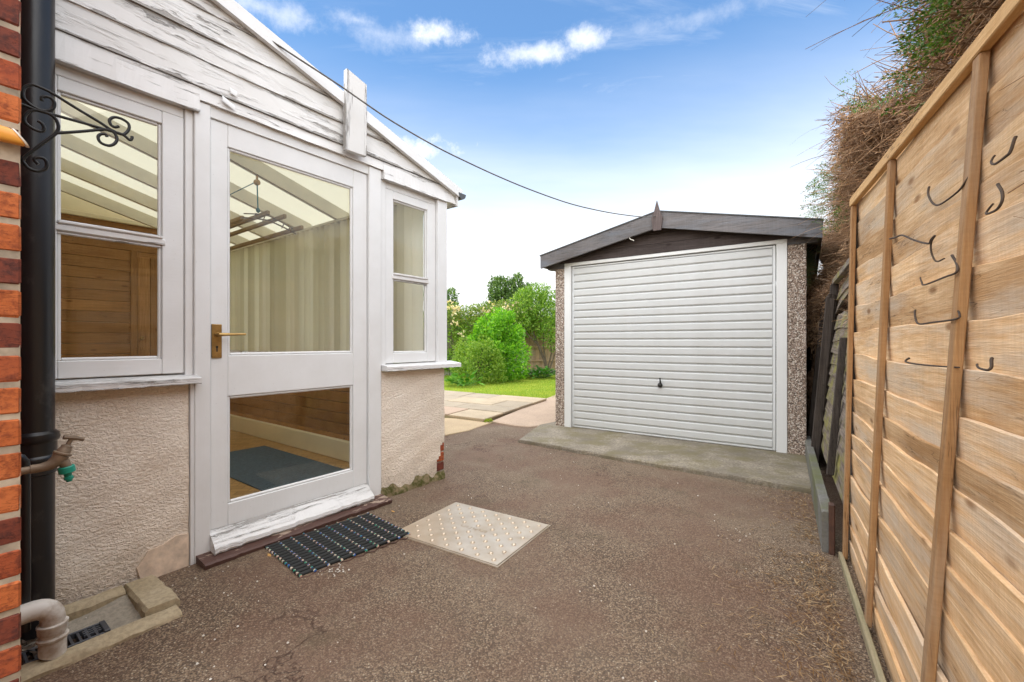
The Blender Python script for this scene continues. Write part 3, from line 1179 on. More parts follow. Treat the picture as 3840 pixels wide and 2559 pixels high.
# door
DX0, DX1 = .086, .961
dm = MB()
dm.box(DX0, .162, .008, .052, .045, 2.102, .003)
dm.box(.862, DX1, .008, .052, .045, 2.102, .003)
dm.box(.1625, .8615, .0085, .0515, 1.994, 2.1035, .003)
dm.box(.1625, .8615, .0085, .0515, .765, .965, .003)
dm.box(.1625, .8615, .0085, .0515, .0455, .235, .003)
for (z0, z1) in ((.235, .765), (.965, 1.994)):
    bd = .014
    for (a0, a1, b0, b1) in ((.162, .162 + bd, z0, z1), (.862 - bd, .862, z0, z1), (.162 + bd, .862 - bd, z0, z0 + bd), (.162 + bd, .862 - bd, z1 - bd, z1)):
        dm.box(a0, a1, .015, .030, b0, b1, .005)
door = dm.build('door', WP_Z, cons)
MB().box(.163, .861, .034, .038, .236, .764).build('pane', GLASS, door)
MB().box(.163, .861, .034, .038, .966, 1.993).build('pane', GLASS, door)
wb = MB()
prof = [(.006, .050), (-.066, .036), (-.074, .048), (-.072, .066), (-.050, .086), (-.020, .112), (.006, .132)]
v, f = [], []
n = 40
for i in range(n + 1):
    x = .078 + (.958 - .078) * i / n
    j = rng.normal(0, .0018)
    for (y, zz) in prof:
        v.append((x, y + (j if y < 0 else 0), zz + (j if y < -.05 else 0)))
k = len(prof)
for i in range(n):
    for q in range(k):
        f.append((i * k + q, (i + 1) * k + q, (i + 1) * k + (q + 1) % k, i * k + (q + 1) % k))
f += [tuple(range(k)), tuple(n * k + q for q in range(k - 1, -1, -1))]
wb.add(v, f).build('weather_bar', white_paint('cracked_thick_paint', 'x', 1.5, (.73, .725, .71), .42, 2.5), door)
hp = MB()
hp.box(.0905, .134, .000, .0078, .955, 1.118, .002)
for (x, zz) in ((.099, 1.108), (.126, 1.108), (.099, .966), (.126, .966)):
    hp.lathe([(.0036, 0), (.0036, .0012)], 8, (x, 0, zz), (0, -1, 0))
hp.cur = 1
hp.lathe([(.0055, 0), (.0055, .0009)], 10, (.1125, 0, 1.008), (0, -1, 0))
hp.box(.1098, .1152, -.0009, 0.0, .985, 1.006)
hp.build('handle_plate', [BRASS, RUBBER], door, True)
lv = MB()
lv.lathe([(.011, 0), (.011, .012), (.008, .018), (.008, .032)], 12, (.112, 0, 1.068), (0, -1, 0))
lv.tube([(.108, -.034, 1.068), (.125, -.036, 1.068), (.16, -.036, 1.069), (.20, -.035, 1.070), (.2265, -.034, 1.071)], [.009, .0085, .0065, .006, .0055], 8)
lv.build('lever_handle', BRASS, door, True)
# step below the door
stp = MB()
v, f = [], []
n = 50
for i in range(n + 1):
    x = .022 + (1.055 - .022) * i / n
    j = rng.normal(0, .002)
    for (y, zz) in [(.02, .002), (-.118 + j, .002), (-.122 + j, .024 + j * .5), (-.112, .030), (.02, .043)]:
        v.append((x, y, zz))
for i in range(n):
    for q in range(5):
        f.append((i * 5 + q, (i + 1) * 5 + q, (i + 1) * 5 + (q + 1) % 5, i * 5 + (q + 1) % 5))
f += [(0, 1, 2, 3, 4), tuple(n * 5 + q for q in (4, 3, 2, 1, 0))]
stp.add(v, f).build('door_step', BROWN_STEP, cons)

cb(.0825, .10, .054, .10, .05, 2.105, 'door_stop', WP_Z)
cb(.947, .9645, .054, .10, .05, 2.105, 'door_stop', WP_Z)
cb(.1005, .9465, .054, .10, 2.085, 2.1055, 'door_stop', WP_X)
cb(.0003, .0167, -.010, .10, 0.0, .841, 'cover_strip', WP_Z)
cb(1.0553, 1.0607, -.008, .10, 0.0, .83, 'cover_strip', WP_Z)
# gable: fascias, lapped boards, plank, trim
def gboard(x0, x1, z0, z1, name, mat, yb=-.016, proud=.011, clip=True, label=None):
    """lapped board; its right end is cut to the roof slope"""
    n = 26
    v, f = [], []
    seed = rng.random() * 10
    for i in range(n + 1):
        k = i / n
        wv = .0022 * math.sin(9 * k + seed) + .0015 * math.sin(31 * k + 2 * seed) + rng.normal(0, .0007)
        xr0 = min(x1, 1.735 + (2.222 - z0) / .285 - .05) if clip else x1
        xr1 = min(x1, 1.735 + (2.222 - z1) / .285 - .05) if clip else x1
        xr1 = max(xr1, x0 + .002)
        xb, xt = x0 + (xr0 - x0) * k, x0 + (xr1 - x0) * k
        v += [(xb, yb - proud + wv, z0 + wv), (xt, yb, z1), (xt, yb + .012, z1), (xb, yb + .012, z0 + .003)]
    for i in range(n):
        for q in range(4):
            f.append((i * 4 + q, (i + 1) * 4 + q, (i + 1) * 4 + (q + 1) % 4, i * 4 + (q + 1) % 4))
    f += [(0, 1, 2, 3), tuple(n * 4 + q for q in (3, 2, 1, 0))]
    o = MB().add(v, f).build(name, mat, cons)
    if label:
        o['label'] = label
    return o


MB().prism([(T0, 2.106), (1.72, 2.106), (1.73, 2.20), (T0, roofz(T0) - .05)], -.002, .05).build('gable_backing', WP_X, cons)
gboard(T0, .034, 2.100, 2.217, 'fascia_board', WP_PEEL_L, -.017, .013, False)
gboard(1.066, 1.742, 2.103, 2.217, 'fascia_board', WP_PEEL_L, -.017, .013, True)
gboard(.0345, 1.0655, 2.158, 2.217, 'fascia_board', WP_PEEL_L, -.015, .009, False)
zs = [2.219, 2.347, 2.465, 2.583, 2.70, 2.815, 2.90]
for i in range(6):
    gboard(T0, 1.80, zs[i], zs[i + 1] + .012, 'cladding_board', WP_PEEL, -.016 - .0005 * i, .009)
# white verge trim
mb = MB()
mb.prism([(T0, roofz(T0) - .052), (1.76, roofz(1.76) - .052), (1.795, roofz(1.795) + .018), (T0, roofz(T0) + .02)], -.056, -.030)
mb.build('verge_trim', WP_X, cons)
# upright plank screwed over the boards
mb = MB()
mb.prism([(.756, 2.172), (.898, 2.178), (.898, 2.618), (.762, 2.652)], -.078, -.046)
mb.build('nailed_plank', WP_PEEL_Z, cons)
# curled flakes of paint
fl = MB()
for (x, zz, ln, a) in [(.15, 2.206, .055, -.45), (.172, 2.268, .03, -.2)]:
    pv, pf = [], []
    m_s = 5
    for i in range(m_s + 1):
        th = i / m_s * 1.9
        yy, z2 = -.029 - .008 * math.sin(th), zz - .014 * (1 - math.cos(th)) * .8 - .003 * i
        for (e, sx) in ((0, -.5), (1, .5)):
            pv.append((x + sx * ln, yy, z2 + sx * ln * a))
    for i in range(m_s):
        pf.append((2 * i, 2 * i + 1, 2 * i + 3, 2 * i + 2))
    fl.add(pv, pf)
stuff(fl.build('paint_flake', WP_X, cons, True))

# roof: translucent sheets on rafters
mb = MB()
sh = [(T0 - .02, roofz(T0 - .02) + .002), (1.79, roofz(1.79) + .002), (1.79, roofz(1.79) + .018), (T0 - .02, roofz(T0 - .02) + .018)]
x0 = -.05
edges = [-.029, .63, 1.29, 1.945, 2.61, 3.26, 3.91, ROOM + .1]
for i in range(len(edges) - 1):
    MB().prism(sh, edges[i] + .002, edges[i + 1] - .002, 'y').build('roof_sheet', POLY, cons)
for yo in (.64, 1.29, 1.945, 2.61, 3.26, 3.9):
    MB().prism([(T0, roofz(T0) - .115), (1.66, roofz(1.66) - .115), (1.66, roofz(1.66)), (T0, roofz(T0))], yo - .022, yo + .022, 'y').build('rafter', RAFTER, cons)
cb(1.58, T1, .101, ROOM, 2.075, 2.155, 'eaves_plate', RAFTER)
# flank glazing: posts, panes
yy = .75
while yy < ROOM:
    cb(1.60, T1, yy, yy + .05, .845, 2.075, 'mullion', WP_Z)
    yy += .66
MB().box(1.63, 1.634, .056, ROOM, .85, 2.07).build('flank_pane', GLASS, cons)
# house wall behind the left side (inside face)
MB().box(T0 - .1, T0 - .002, .15, ROOM, -.05, 2.95).build('inner_house_wall', SKIRT, cons)

# gutter along the eaves, end-on towards us
mb = MB()
pr = []
for k in range(9):
    th = math.pi * (1 + k / 8)
    pr.append((1.785 + .043 * math.cos(th), 2.196 + .043 * math.sin(th) * 1.05))
for k in range(9):
    th = math.pi * (2 - k / 8)
    pr.append((1.785 + .039 * math.cos(th), 2.196 + .039 * math.sin(th) * 1.05))
mb.prism(pr, -.055, ROOM, 'y')
mb.prism(pr[:9], -.057, -.053, 'y')
gt = mb.build('gutter', GUTTERM, cons)
MB().box(1.742, 1.758, -.04, ROOM, 2.09, 2.20, .002).build('eaves_fascia', WP_PEEL_L, cons)

# ---- things inside the conservatory
bl = thing('vertical_blind', 'long cream vertical blind hanging behind the door glass along the garden side', 'blind', cw(1.555, -.15, .9), CONS_RZ)
MB().box(-.02, .02, 0, 3.95, 1.235, 1.262, .003).build('headrail', RAFTER, bl)
sl = None
nsl = 44
for i in range(nsl):
    y = .05 + i * .0885
    ang = R(122 + 10 * math.sin(i * 1.7) + 8 * math.sin(i * .41))
    if sl is None:
        sm_ = MB()
        v, f = [], []
        for q in range(5):
            a_ = (q / 4 - .5) * .089
            c_ = .006 * (1 - (2 * q / 4 - 1) ** 2)
            v += [(a_, c_, .03), (a_, c_, 1.235), (a_, c_ + .0012, .03), (a_, c_ + .0012, 1.235)]
        for q in range(4):
            b_ = q * 4
            f += [(b_, b_ + 4, b_ + 5, b_ + 1), (b_ + 2, b_ + 3, b_ + 7, b_ + 6), (b_, b_ + 2, b_ + 6, b_ + 4), (b_ + 1, b_ + 5, b_ + 7, b_ + 3)]
        f += [(0, 1, 3, 2), (16, 18, 19, 17)]
        sl = sm_.add(v, f).build('blind_slat', BLIND, bl, True)
        o = sl
    else:
        o = link('blind_slat', sl.data, bl)
    o.location = (0, y, 0)
    o.rotation_euler = (0, 0, ang)
rug = MB()
rug.box(.60, 1.20, .42, 1.92, .0505, .060, .003)
tag(rug.build('rug', RUGM), 'dark blue rug on the parquet inside the door', 'rug')
bpy.data.objects['rug'].location = cw(0, 0)
bpy.data.objects['rug'].rotation_euler = (0, 0, CONS_RZ)

air = thing('clothes_airer', 'hanging wooden clothes airer on a teal rope under the cream roof', 'clothes airer', cw(0, 0, 0), CONS_RZ)
for (t_, z_, y0, y1) in ((.79, 2.02, 1.38, 3.0), (.885, 2.045, 1.16, 3.0), (1.01, 2.045, 1.15, 3.0), (1.15, 1.985, 1.15, 3.0)):
    MB().box(t_ - .012, t_ + .012, y0, y1, z_ - .016, z_ + .016, .003).build('slat', AIRERW, air)
br = MB()
for yb_ in (1.29, 2.8):
    br.tube([(.74, yb_, 1.995), (.84, yb_, 2.012), (.95, yb_, 2.018), (1.06, yb_, 1.99), (1.17, yb_, 1.955)], .006, 6)
    br.tube([(.76, yb_, 2.03), (.86, yb_, 2.05), (.95, yb_, 2.055), (1.04, yb_, 2.03), (1.16, yb_, 1.985)], .005, 6)
    for t_ in (.83, .90, .97, 1.05, 1.1):
        br.tube([(t_, yb_, 2.0 - .3 * max(0, t_ - .97)), (t_ + .02, yb_, 2.055 - .4 * max(0, t_ - .97))], .004, 6)
br.build('iron_bracket', BRASS_OLD, air, True)
rp = MB()
rp.tube([(.865, 1.29, 2.065), (.862, 1.29, 2.15), (.858, 1.29, 2.29)], .005, 6)
rp.tube([(.853, 1.30, 2.305), (.855, 2.0, 2.30), (.857, 2.8, 2.305)], .0035, 6)
rp.lathe([(.004, -.02), (.014, -.01), (.016, .005), (.006, .02)], 10, (.865, 1.29, 2.08))
rp.build('rope', ROPE, air, True)
pu = MB()
pu.lathe([(.018, -.011), (.024, -.008), (.017, 0), (.024, .008), (.018, .011)], 14, (.857, 1.29, 2.30), (0, 1, 0))
pu.box(.853, .861, 1.276, 1.304, 2.30, 2.36, .002)
pu.build('pulley', BRASS, air, True)

# ------------------------------------------------------------------ brick house corner
HC = cw(-.60, .87)
house = thing('brick_house', 'orange and dark red brick corner of the house nearest the camera', 'house', HC, CONS_RZ)
# local: front face at y=0 facing -y, extends to x<0; return wall runs inwards (+y)
rowcol = {}
for (y0_, c_) in [(30, 'd'), (100, 'd'), (175, 'r'), (250, 'o'), (327, 'd'), (405, 'd'), (478, 'o'), (550, 'o'), (622, 'd'), (695, 'o'), (772, 'd'), (845, 'r'), (918, 'o'), (990, 'o'), (1062, 'o'), (1137, 'o'), (1210, 'd'), (1285, 'r'), (1357, 'o'), (1432, 'd'), (1503, 'r'), (1550, 'd')]:
    rowcol[int(math.floor((1.03 - (y0_ - 787) / 1005 * 1.02 - .033) / .075))] = c_
bmesh_cache = {}


def brick_mesh(kind, ln, var):
    key = (kind, ln, var)
    if key in bmesh_cache:
        return bmesh_cache[key]
    mb = MB().box(0, ln, 0, .10, 0, .064, .005)
    V = np.vstack(mb.v)
    V[:, 1] += np.where(V[:, 1] < .05, rng.normal(0, .0016, len(V)), 0)
    V[:, 2] += rng.normal(0, .0009, len(V))
    mb.v = [V]
    o = mb.build('brick', BRICKS[kind], None)
    me = o.data
    bpy.data.objects.remove(o)
    bmesh_cache[key] = me
    return me


mb = MB()
mb.box(-1.6, -.0035, .003, .86, -.05, 3.2)
mb.build('mortar', MORTAR, house)
kinds = 'oordoor'
for rI in range(-1, 42):
    z0 = .033 + .075 * rI + .0055
    off = 0 if rI % 2 else .1125
    x = -.002
    first = True
    kk = 0
    while x > -.88:
        ln = .1025 if (first and off) else .215
        kd = rowcol.get(rI, random.choice(kinds)) if first else random.choice(kinds)
        o = link('brick', brick_mesh(kd, ln, rI % 3), house)
        o.location = (x - ln, rng.normal(0, .0008), z0)
        x -= ln + .010
        first = False
        kk += 1
# the bricks of the return wall (out of sight from here) joined
rb = MB()
for rI in range(-1, 42):
    z0 = .033 + .075 * rI + .0055
    y = .1125 if rI % 2 == 0 else .2250
    y = .105 if rI % 2 else .22
    while y < .85:
        rb.box(-.10, -.001, y, y + .21, z0, z0 + .064, .004)
        y += .225
stuff(rb.build('return_brick', BRICKS['r'], house))

# ------------------------------------------------------------------ pipes, tap, bracket
pp_ = thing('soil_pipe', 'thick black soil pipe standing in the corner beside the brick wall', 'pipe', cw(-.50, .10), CONS_RZ)
MB().lathe([(.055, .0), (.055, 3.3)], 28).build('pipe', BLACKP, pp_, True)
co_ = MB()
co_.lathe([(.0555, .56), (.060, .563), (.060, .60), (.066, .605), (.068, .615), (.066, .625), (.061, .63), (.061, .675), (.066, .68), (.069, .69), (.067, .705), (.0555, .715)], 28)
co_.build('socket_collar', BLACKP, pp_, True)
vp = thing('thin_black_pipe', 'thin black overflow pipe bent in front of the soil pipe collar', 'pipe', cw(-.575, .34, 0), CONS_RZ)
MB().tube([(-.02, .0, .675), (.010, .0, .675), (.024, 0, .668), (.031, .0, .655), (.033, .0, .63), (.033, .0, .30), (.033, 0, .12)], .012, 10).build('pipe', BLACKP, vp, True)
wp = thing('waste_pipe', 'grubby white plastic waste pipe elbow emptying into the gully', 'pipe', cw(-.485, .36), CONS_RZ)
e = MB()
arc = [(-.115, 0, .183), (-.06, 0, .183)]
for k in range(7):
    th = R(90 - 15 * k)
    arc.append((-.042 + .042 * math.cos(th), 0, .141 + .042 * math.sin(th)))
arc += [(0, 0, .10), (0, 0, .06)]
e.tube(arc, .030, 18)
e.build('elbow', WHITEPLASTIC, wp, True)
e = MB()
e.lathe([(.034, .075), (.0355, .082), (.0355, .095), (.0375, .098), (.0375, .104), (.032, .106)], 20, (0, 0, .02))
e.lathe([(.036, .052), (.038, .055), (.038, .062), (.034, .064)], 20, (0, 0, .02))
e.lathe([(.036, -.014), (.037, -.008), (.037, .008), (.033, .012)], 20, (-.085, 0, .183), (1, 0, 0))
e.build('coupling', WHITEPLASTIC, wp, True)
v, f = [], []
k = 20
for ring, (r_, zz, sl_) in enumerate(((.033, .075, 0), (.033, .03, .45), (.029, .031, .45), (.029, .075, 0))):
    for q in range(k):
        th = 2 * math.pi * q / k
        v.append((r_ * math.cos(th), r_ * math.sin(th), zz - sl_ * (r_ * math.cos(th) * .8) - (.0 if sl_ == 0 else .012)))
for ring in range(3):
    for q in range(k):
        f.append((ring * k + q, ring * k + (q + 1) % k, (ring + 1) * k + (q + 1) % k, (ring + 1) * k + q))
MB().add(v, f).build('spout', WHITEPLASTIC, wp, True)

tp = thing('garden_tap', 'old brass garden tap with a green hose connector by the black pipe', 'tap', cw(0, .6), CONS_RZ)
e = MB()
e.tube([(-.60, 0, .676), (-.565, 0, .677), (-.545, 0, .678)], .010, 10)
e.tube([(-.56, 0, .678), (-.54, 0, .678), (-.522, 0, .681), (-.508, 0, .69), (-.499, 0, .705)], [.012, .012, .0145, .0175, .019], 12)
e.lathe([(.0195, 0), (.0215, .002), (.0215, .006), (.016, .008), (.0145, .018), (.013, .02), (.013, .026), (.009, .028), (.006, .03), (.0055, .05)], 12, (-.498, 0, .706), (.42, 0, .9))
e.tube([(-.505, 0, .69), (-.493, 0, .682), (-.488, 0, .668)], [.016, .0135, .012], 10)
e.build('tap_body', BRASS_OLD, tp, True)
e = MB()
e.tube([(-.495, -.004, .7565), (-.485, -.003, .754), (-.474, 0, .751), (-.462, .003, .7465), (-.4515, .004, .742)], [.0062, .0055, .0085, .0055, .0066], 8)
e.build('tap_handle', BRASS_OLD, tp, True)
e = MB()
e.lathe([(.0165, 0), (.0185, .002), (.0185, .018), (.015, .02), (.009, .022), (.0085, .03), (.0105, .032), (.0105, .039), (.0075, .041), (.0065, .046)], 18, (-.4895, 0, .671), (.16, 0, -1))
e.build('hose_connector', GREEN_PL, tp, True)

hb = thing('hanging_basket_bracket', 'black scrolled wrought iron hanging basket bracket in front of the soil pipe', 'bracket', cw(0, .7), CONS_RZ)


def smooth_path(pts, n=6):
    p = np.array([(a, 0, b) for a, b in pts])
    out = []
    m = len(p)
    for i in range(m - 1):
        a, b, c, d = p[max(0, i - 1)], p[i], p[i + 1], p[min(m - 1, i + 2)]
        for k in range(n):
            t = k / n
            out.append(.5 * ((2 * b) + (-a + c) * t + (2 * a - 5 * b + 4 * c - d) * t * t + (-a + 3 * b - 3 * c + d) * t ** 3))
    out.append(p[-1])
    return np.array(out)


for nm, pts in [('top_bar', [(-.583, 1.68), (-.579, 1.694), (-.567, 1.706), (-.553, 1.706), (-.531, 1.701), (-.483, 1.68), (-.436, 1.661), (-.413, 1.65), (-.386, 1.645), (-.372, 1.664), (-.372, 1.682), (-.386, 1.69), (-.403, 1.689), (-.414, 1.677), (-.412, 1.664), (-.403, 1.66), (-.394, 1.666)]),
                ('hook_bar', [(-.597, 1.648), (-.58, 1.646), (-.559, 1.643), (-.519, 1.644), (-.465, 1.645), (-.42, 1.645), (-.386, 1.645), (-.370, 1.635), (-.364, 1.642), (-.364, 1.648)]),
                ('lower_bar', [(-.523, 1.596), (-.477, 1.618), (-.423, 1.645), (-.406, 1.644), (-.398, 1.629), (-.403, 1.612), (-.416, 1.601), (-.433, 1.603), (-.439, 1.616), (-.434, 1.627), (-.423, 1.631), (-.42, 1.625)]),
                ('brace', [(-.556, 1.501), (-.563, 1.511), (-.556, 1.519), (-.545, 1.519), (-.540, 1.508), (-.543, 1.493), (-.556, 1.483), (-.57, 1.484), (-.579, 1.493), (-.581, 1.509), (-.55, 1.556), (-.523, 1.596), (-.519, 1.619), (-.526, 1.637), (-.542, 1.644), (-.559, 1.643)]),
                ('scroll', [(-.583, 1.68), (-.58, 1.662), (-.561, 1.648), (-.542, 1.648), (-.529, 1.66), (-.526, 1.676), (-.532, 1.686), (-.542, 1.686), (-.549, 1.68), (-.549, 1.672)]),
                ('scroll', [(-.559, 1.643), (-.572, 1.633), (-.58, 1.616), (-.578, 1.601), (-.564, 1.591), (-.55, 1.59), (-.545, 1.6), (-.549, 1.611), (-.557, 1.616)])]:
    MB().tube(smooth_path(pts), .0040, 8).build(nm, IRON, hb, True)
MB().box(-.600, -.592, -.012, .012, 1.47, 1.72, .002).build('wall_plate', IRON, hb)

oc = thing('orange_end_cap', 'orange plastic end piece of a grey tube lying across the brick corner', 'end cap', cw(-.60, .885, 1.5), CONS_RZ)


def oblique(x0, x1, slant0, slant1, r0, r1, k=16):
    """tube along x, both ends cut at a slant"""
    v, f = [], []
    for (x, sl_, r_) in ((x0, slant0, r0), (x0 + .004, slant0, r0 + .001), (x1 - .004, slant1, r1), (x1, slant1, r1 - .0025)):
        for q in range(k):
            th = 2 * math.pi * q / k
            c_, s_2 = math.cos(th), math.sin(th)
            c_, s_2 = math.copysign(abs(c_) ** .7, c_), math.copysign(abs(s_2) ** .7, s_2)
            v.append((x - sl_ * r_ * s_2, r_ * .75 * c_, r_ * s_2))
    for ring in range(3):
        for q in range(k):
            f.append((ring * k + q, ring * k + (q + 1) % k, (ring + 1) * k + (q + 1) % k, (ring + 1) * k + q))
    f += [tuple(range(k - 1, -1, -1)), tuple(3 * k + q for q in range(k))]
    return MB().add(v, f)


oblique(-.048, -.008, .15, .75, .0165, .0165).build('orange_cap', ORANGEP, oc, True)
oblique(-.0078, -.0035, .75, .75, .0160, .0165).build('pale_lip', PALEP, oc, True)
MB().tube([(-.30, 0, 0), (-.052, 0, 0)], .0145, 14).build('grey_tube', GREYP, oc, True)
MB().lathe([(.0158, 0), (.0158, .004)], 14, (-.053, 0, 0), (1, 0, 0)).build('pale_ring', PALEP, oc, True)

# ------------------------------------------------------------------ gully
gu = thing('drain_gully', 'small concrete drain gully with a raised kerb at the wall foot', 'drain', cw(0, 0), CONS_RZ)


def rough_bar(x0, x1, y0, y1, z0, z1, seg, axis, amp=.004):
    mb = MB()
    n = seg
    v, f = [], []
    for i in range(n + 1):
        k = i / n
        j = lambda: rng.normal(0, amp)
        if axis == 'x':
            x = x0 + (x1 - x0) * k
            ring = [(x, y0 + j(), z0), (x, y0 + j() * .7, z1 - .012 + j() * .5), (x, y0 + .014 + j() * .5, z1 + j() * .3), (x, y1 - .01 + j() * .5, z1 + j() * .3), (x, y1 + j() * .5, z1 - .012), (x, y1, z0)]
        else:
            y = y0 + (y1 - y0) * k
            ring = [(x1 + j(), y, z0), (x1 + j() * .7, y, z1 - .012 + j() * .5), (x1 - .014 + j() * .5, y, z1 + j() * .3), (x0 + .01 + j() * .5, y, z1 + j() * .3), (x0 + j() * .5, y, z1 - .012), (x0, y, z0)]
        v += ring
    for i in range(n):
        for q in range(6):
            f.append((i * 6 + q, (i + 1) * 6 + q, (i + 1) * 6 + (q + 1) % 6, i * 6 + (q + 1) % 6))
    f += [tuple(range(6)), tuple(n * 6 + q for q in range(5, -1, -1))]
    return mb.add(v, f)


rough_bar(-.62, -.155, -.425, -.345, -.09, .020, 16, 'x').build('kerb', CONC_KERB, gu, True)
rough_bar(-.245, -.135, -.342, -.055, -.09, .040, 10, 'y', .003).build('kerb', CONC_KERB, gu, True)
rough_bar(-.62, -.247, -.105, -.035, -.09, .034, 14, 'x', .003).build('kerb', CONC_KERB, gu, True)
bs = MB()
nx, ny = 20, 14
xs, ys = np.linspace(-.62, -.225, nx), np.linspace(-.37, -.08, ny)
XX, YY = np.meshgrid(xs, ys, indexing='ij')
ZZ = -.026 + .026 * np.clip((XX + .42) / .17, 0, 1) + .016 * np.clip((YY + .24) / .12, 0, 1) + rng.normal(0, .0016, XX.shape)
ii, jj = np.meshgrid(np.arange(nx - 1), np.arange(ny - 1), indexing='ij')
a = (ii * ny + jj).ravel()
bs.add(np.stack([XX, YY, ZZ], -1).reshape(-1, 3), np.stack([a, a + ny, a + ny + 1, a + 1], 1))
bs.build('basin', CONC_BASIN, gu, True)
gr = MB()
gr.box(-.545, -.345, -.315, -.307, -.018, .004, .002)
gr.box(-.545, -.345, -.238, -.230, -.016, .007, .002)
gr.box(-.352, -.335, -.315, -.230, -.016, .009, .002)
for k in range(9):
    x = -.54 + k * .021
    gr.box(x, x + .008, -.3065, -.2385, -.014, .004, .001)
for yy in (-.285, -.270, -.255):
    gr.box(-.40, -.352, yy, yy + .005, -.013, .0055, .001)
gr.cur = 1
gr.box(-.543, -.35, -.306, -.239, -.022, -.016)
gr.build('grate', [plain('dark_grey_plastic', (.045, .048, .056), .5, .25), DEADSTEM], gu)
dl = []
P_ = np.stack([rng.uniform(-.60, -.50, 130), rng.uniform(-.37, -.12, 130), rng.uniform(-.015, .012, 130)], 1)
V, F = leaves(P_, unit(130) * np.array([1, 1, .2]), unit(130) * .4 + np.array([0, 0, 1]), .03, .010)
stuff(fast_mesh('wet_leaf_litter', V, F, DEADSTEM, gu))

# ------------------------------------------------------------------ mat and manhole cover
MC = cw(.545, .345, 0)
md = thing('doormat', 'black rubber rod doormat threaded with coloured beads below the door', 'doormat', MC, CONS_RZ - R(5.5))
rod = None
for i in range(13):
    y = -.192 + i * .032
    if rod is None:
        rod = MB().tube([(-.285, 0, .010), (0, 0, .010), (.285, 0, .010)], .0098, 10).build('rubber_rod', RUBBER, md, True)
        o = rod
    else:
        o = link('rubber_rod', rod.data, md)
    o.location = (rng.normal(0, .0015), y, 0)
mb = MB()
for i in range(14):
    y = -.208 + i * .032
    for c_i in range(10):
        x = -.282 + c_i * .0626
        mb.lathe([(.002, -.0065), (.006, -.004), (.0068, 0), (.006, .004), (.002, .0065)], 8, (x, y, .0125), (0, 1, 0))
stuff(mb.build('bead', BEADS, md, True))
mb = MB()
for c_i in range(10):
    x = -.282 + c_i * .0626
    mb.tube([(x, -.215, .008), (x, .2, .008)], .0022, 6)
for c_i in range(9):
    x = -.282 + c_i * .0626
    mb.tube([(x, -.212, .006), (x + .03, -.224 - .004 * (c_i % 3), .004), (x + .0626, -.212, .006)], .003, 6)
mb.build('wire', RUST, md, True)

MHC = cw(1.062, .805, 0)
mh = thing('manhole_cover', 'galvanised steel manhole cover with raised studs set in the tarmac', 'manhole cover', MHC, CONS_RZ + R(4.5))
HX, HY = .262, .333
pl_ = MB().box(-HX + .004, HX - .004, -HY + .004, HY - .004, -.01, .0085, .0015).build('plate', STEELPL, mh)
fr = MB()
for (a0, a1, b0, b1) in ((-HX - .006, -HX, -HY - .006, HY + .006), (HX, HX + .006, -HY - .006, HY + .006), (-HX, HX, -HY - .006, -HY), (-HX, HX, HY, HY + .006)):
    fr.box(a0, a1, b0, b1, -.01, .0065, .001)
fr.build('frame', STEELPL, mh)
st_ = None
spots = [(-.225 + i * .09, -.288 + j * .096) for i in range(6) for j in range(7)] + [(-.18 + i * .09, -.24 + j * .096) for i in range(5) for j in range(6)]
for (x, y) in spots:
    if abs(x) < .02 and abs(y) < .1:
        continue
    if st_ is None:
        st_ = MB().lathe([(.0125, 0), (.0115, .0025), (.0075, .0055), (.0025, .0068)], 10).build('stud', STEELPL, mh, True)
        o = st_
    else:
        o = link('stud', st_.data, mh)
    o.location = (x, y, .0085)
tx = MB()                                                       # worn, unreadable embossed maker's strip
for k in range(9):
    y = -.086 + k * .0205
    tx.box(-.012, .012, y, y + .004, .0085, .0107, .0008)
    if k % 2:
        tx.box(-.012, -.008, y + .0042, y + .013, .0085, .0107, .0008)
    else:
        tx.box(.008, .012, y + .0042, y + .013, .0085, .0107, .0008)
    if k % 3 == 0:
        tx.box(-.003, .001, y + .0042, y + .013, .0085, .0107, .0008)
tx.build('embossed_strip', STEELPL, mh)


def ground_at(px, py):
    """ground point seen at pixel (px,py) of the 3840-wide photograph"""
    d = 1640 * 1.03 / (py - 1285)
    return ((px - 1920) / 1640 * d, d)


for (px, py, ln, label) in [(1467, 1921, .035, 'small yellow fallen leaf on the tarmac past the door step'), (1004, 2084, .05, 'narrow orange fallen leaf at the left corner of the doormat'),
                            (2270, 1765, .0, ''), ]:
    if ln == 0:
        continue
    x, y = ground_at(px, py)
    V, F = leaves(np.array([[x, y, .009]]), np.array([[.7, -.5, .05]]), np.array([[.1, .1, 1.]]), ln, ln * .45)
    V2 = V.copy()
    V2[:, 2] += .0012
    mb = MB().add(np.vstack([V, V2]), [(3, 2, 1, 0), (4, 5, 6, 7), (0, 1, 5, 4), (1, 2, 6, 5), (2, 3, 7, 6), (3, 0, 4, 7)])
    tag(mb.build('fallen_leaf', DRYLEAF), label, 'leaf')

# ------------------------------------------------------------------ garage
GO = np.array([.5195, 5.2472])
GD = np.array([.82837, -.56019])
ga = thing('garage', 'pebbledashed concrete garage with a ribbed white up-and-over door', 'garage', (GO[0], GO[1], 0), math.atan2(GD[1], GD[0]))
GW, GL_ = 2.50, 5.0


def pillar(x0, x1):
    mb = MB()
    mb.box(x0, x1, 0, .16, .0, 1.905, .006)
    return mb.build('pebbledash_pillar', PEBBLE, ga)


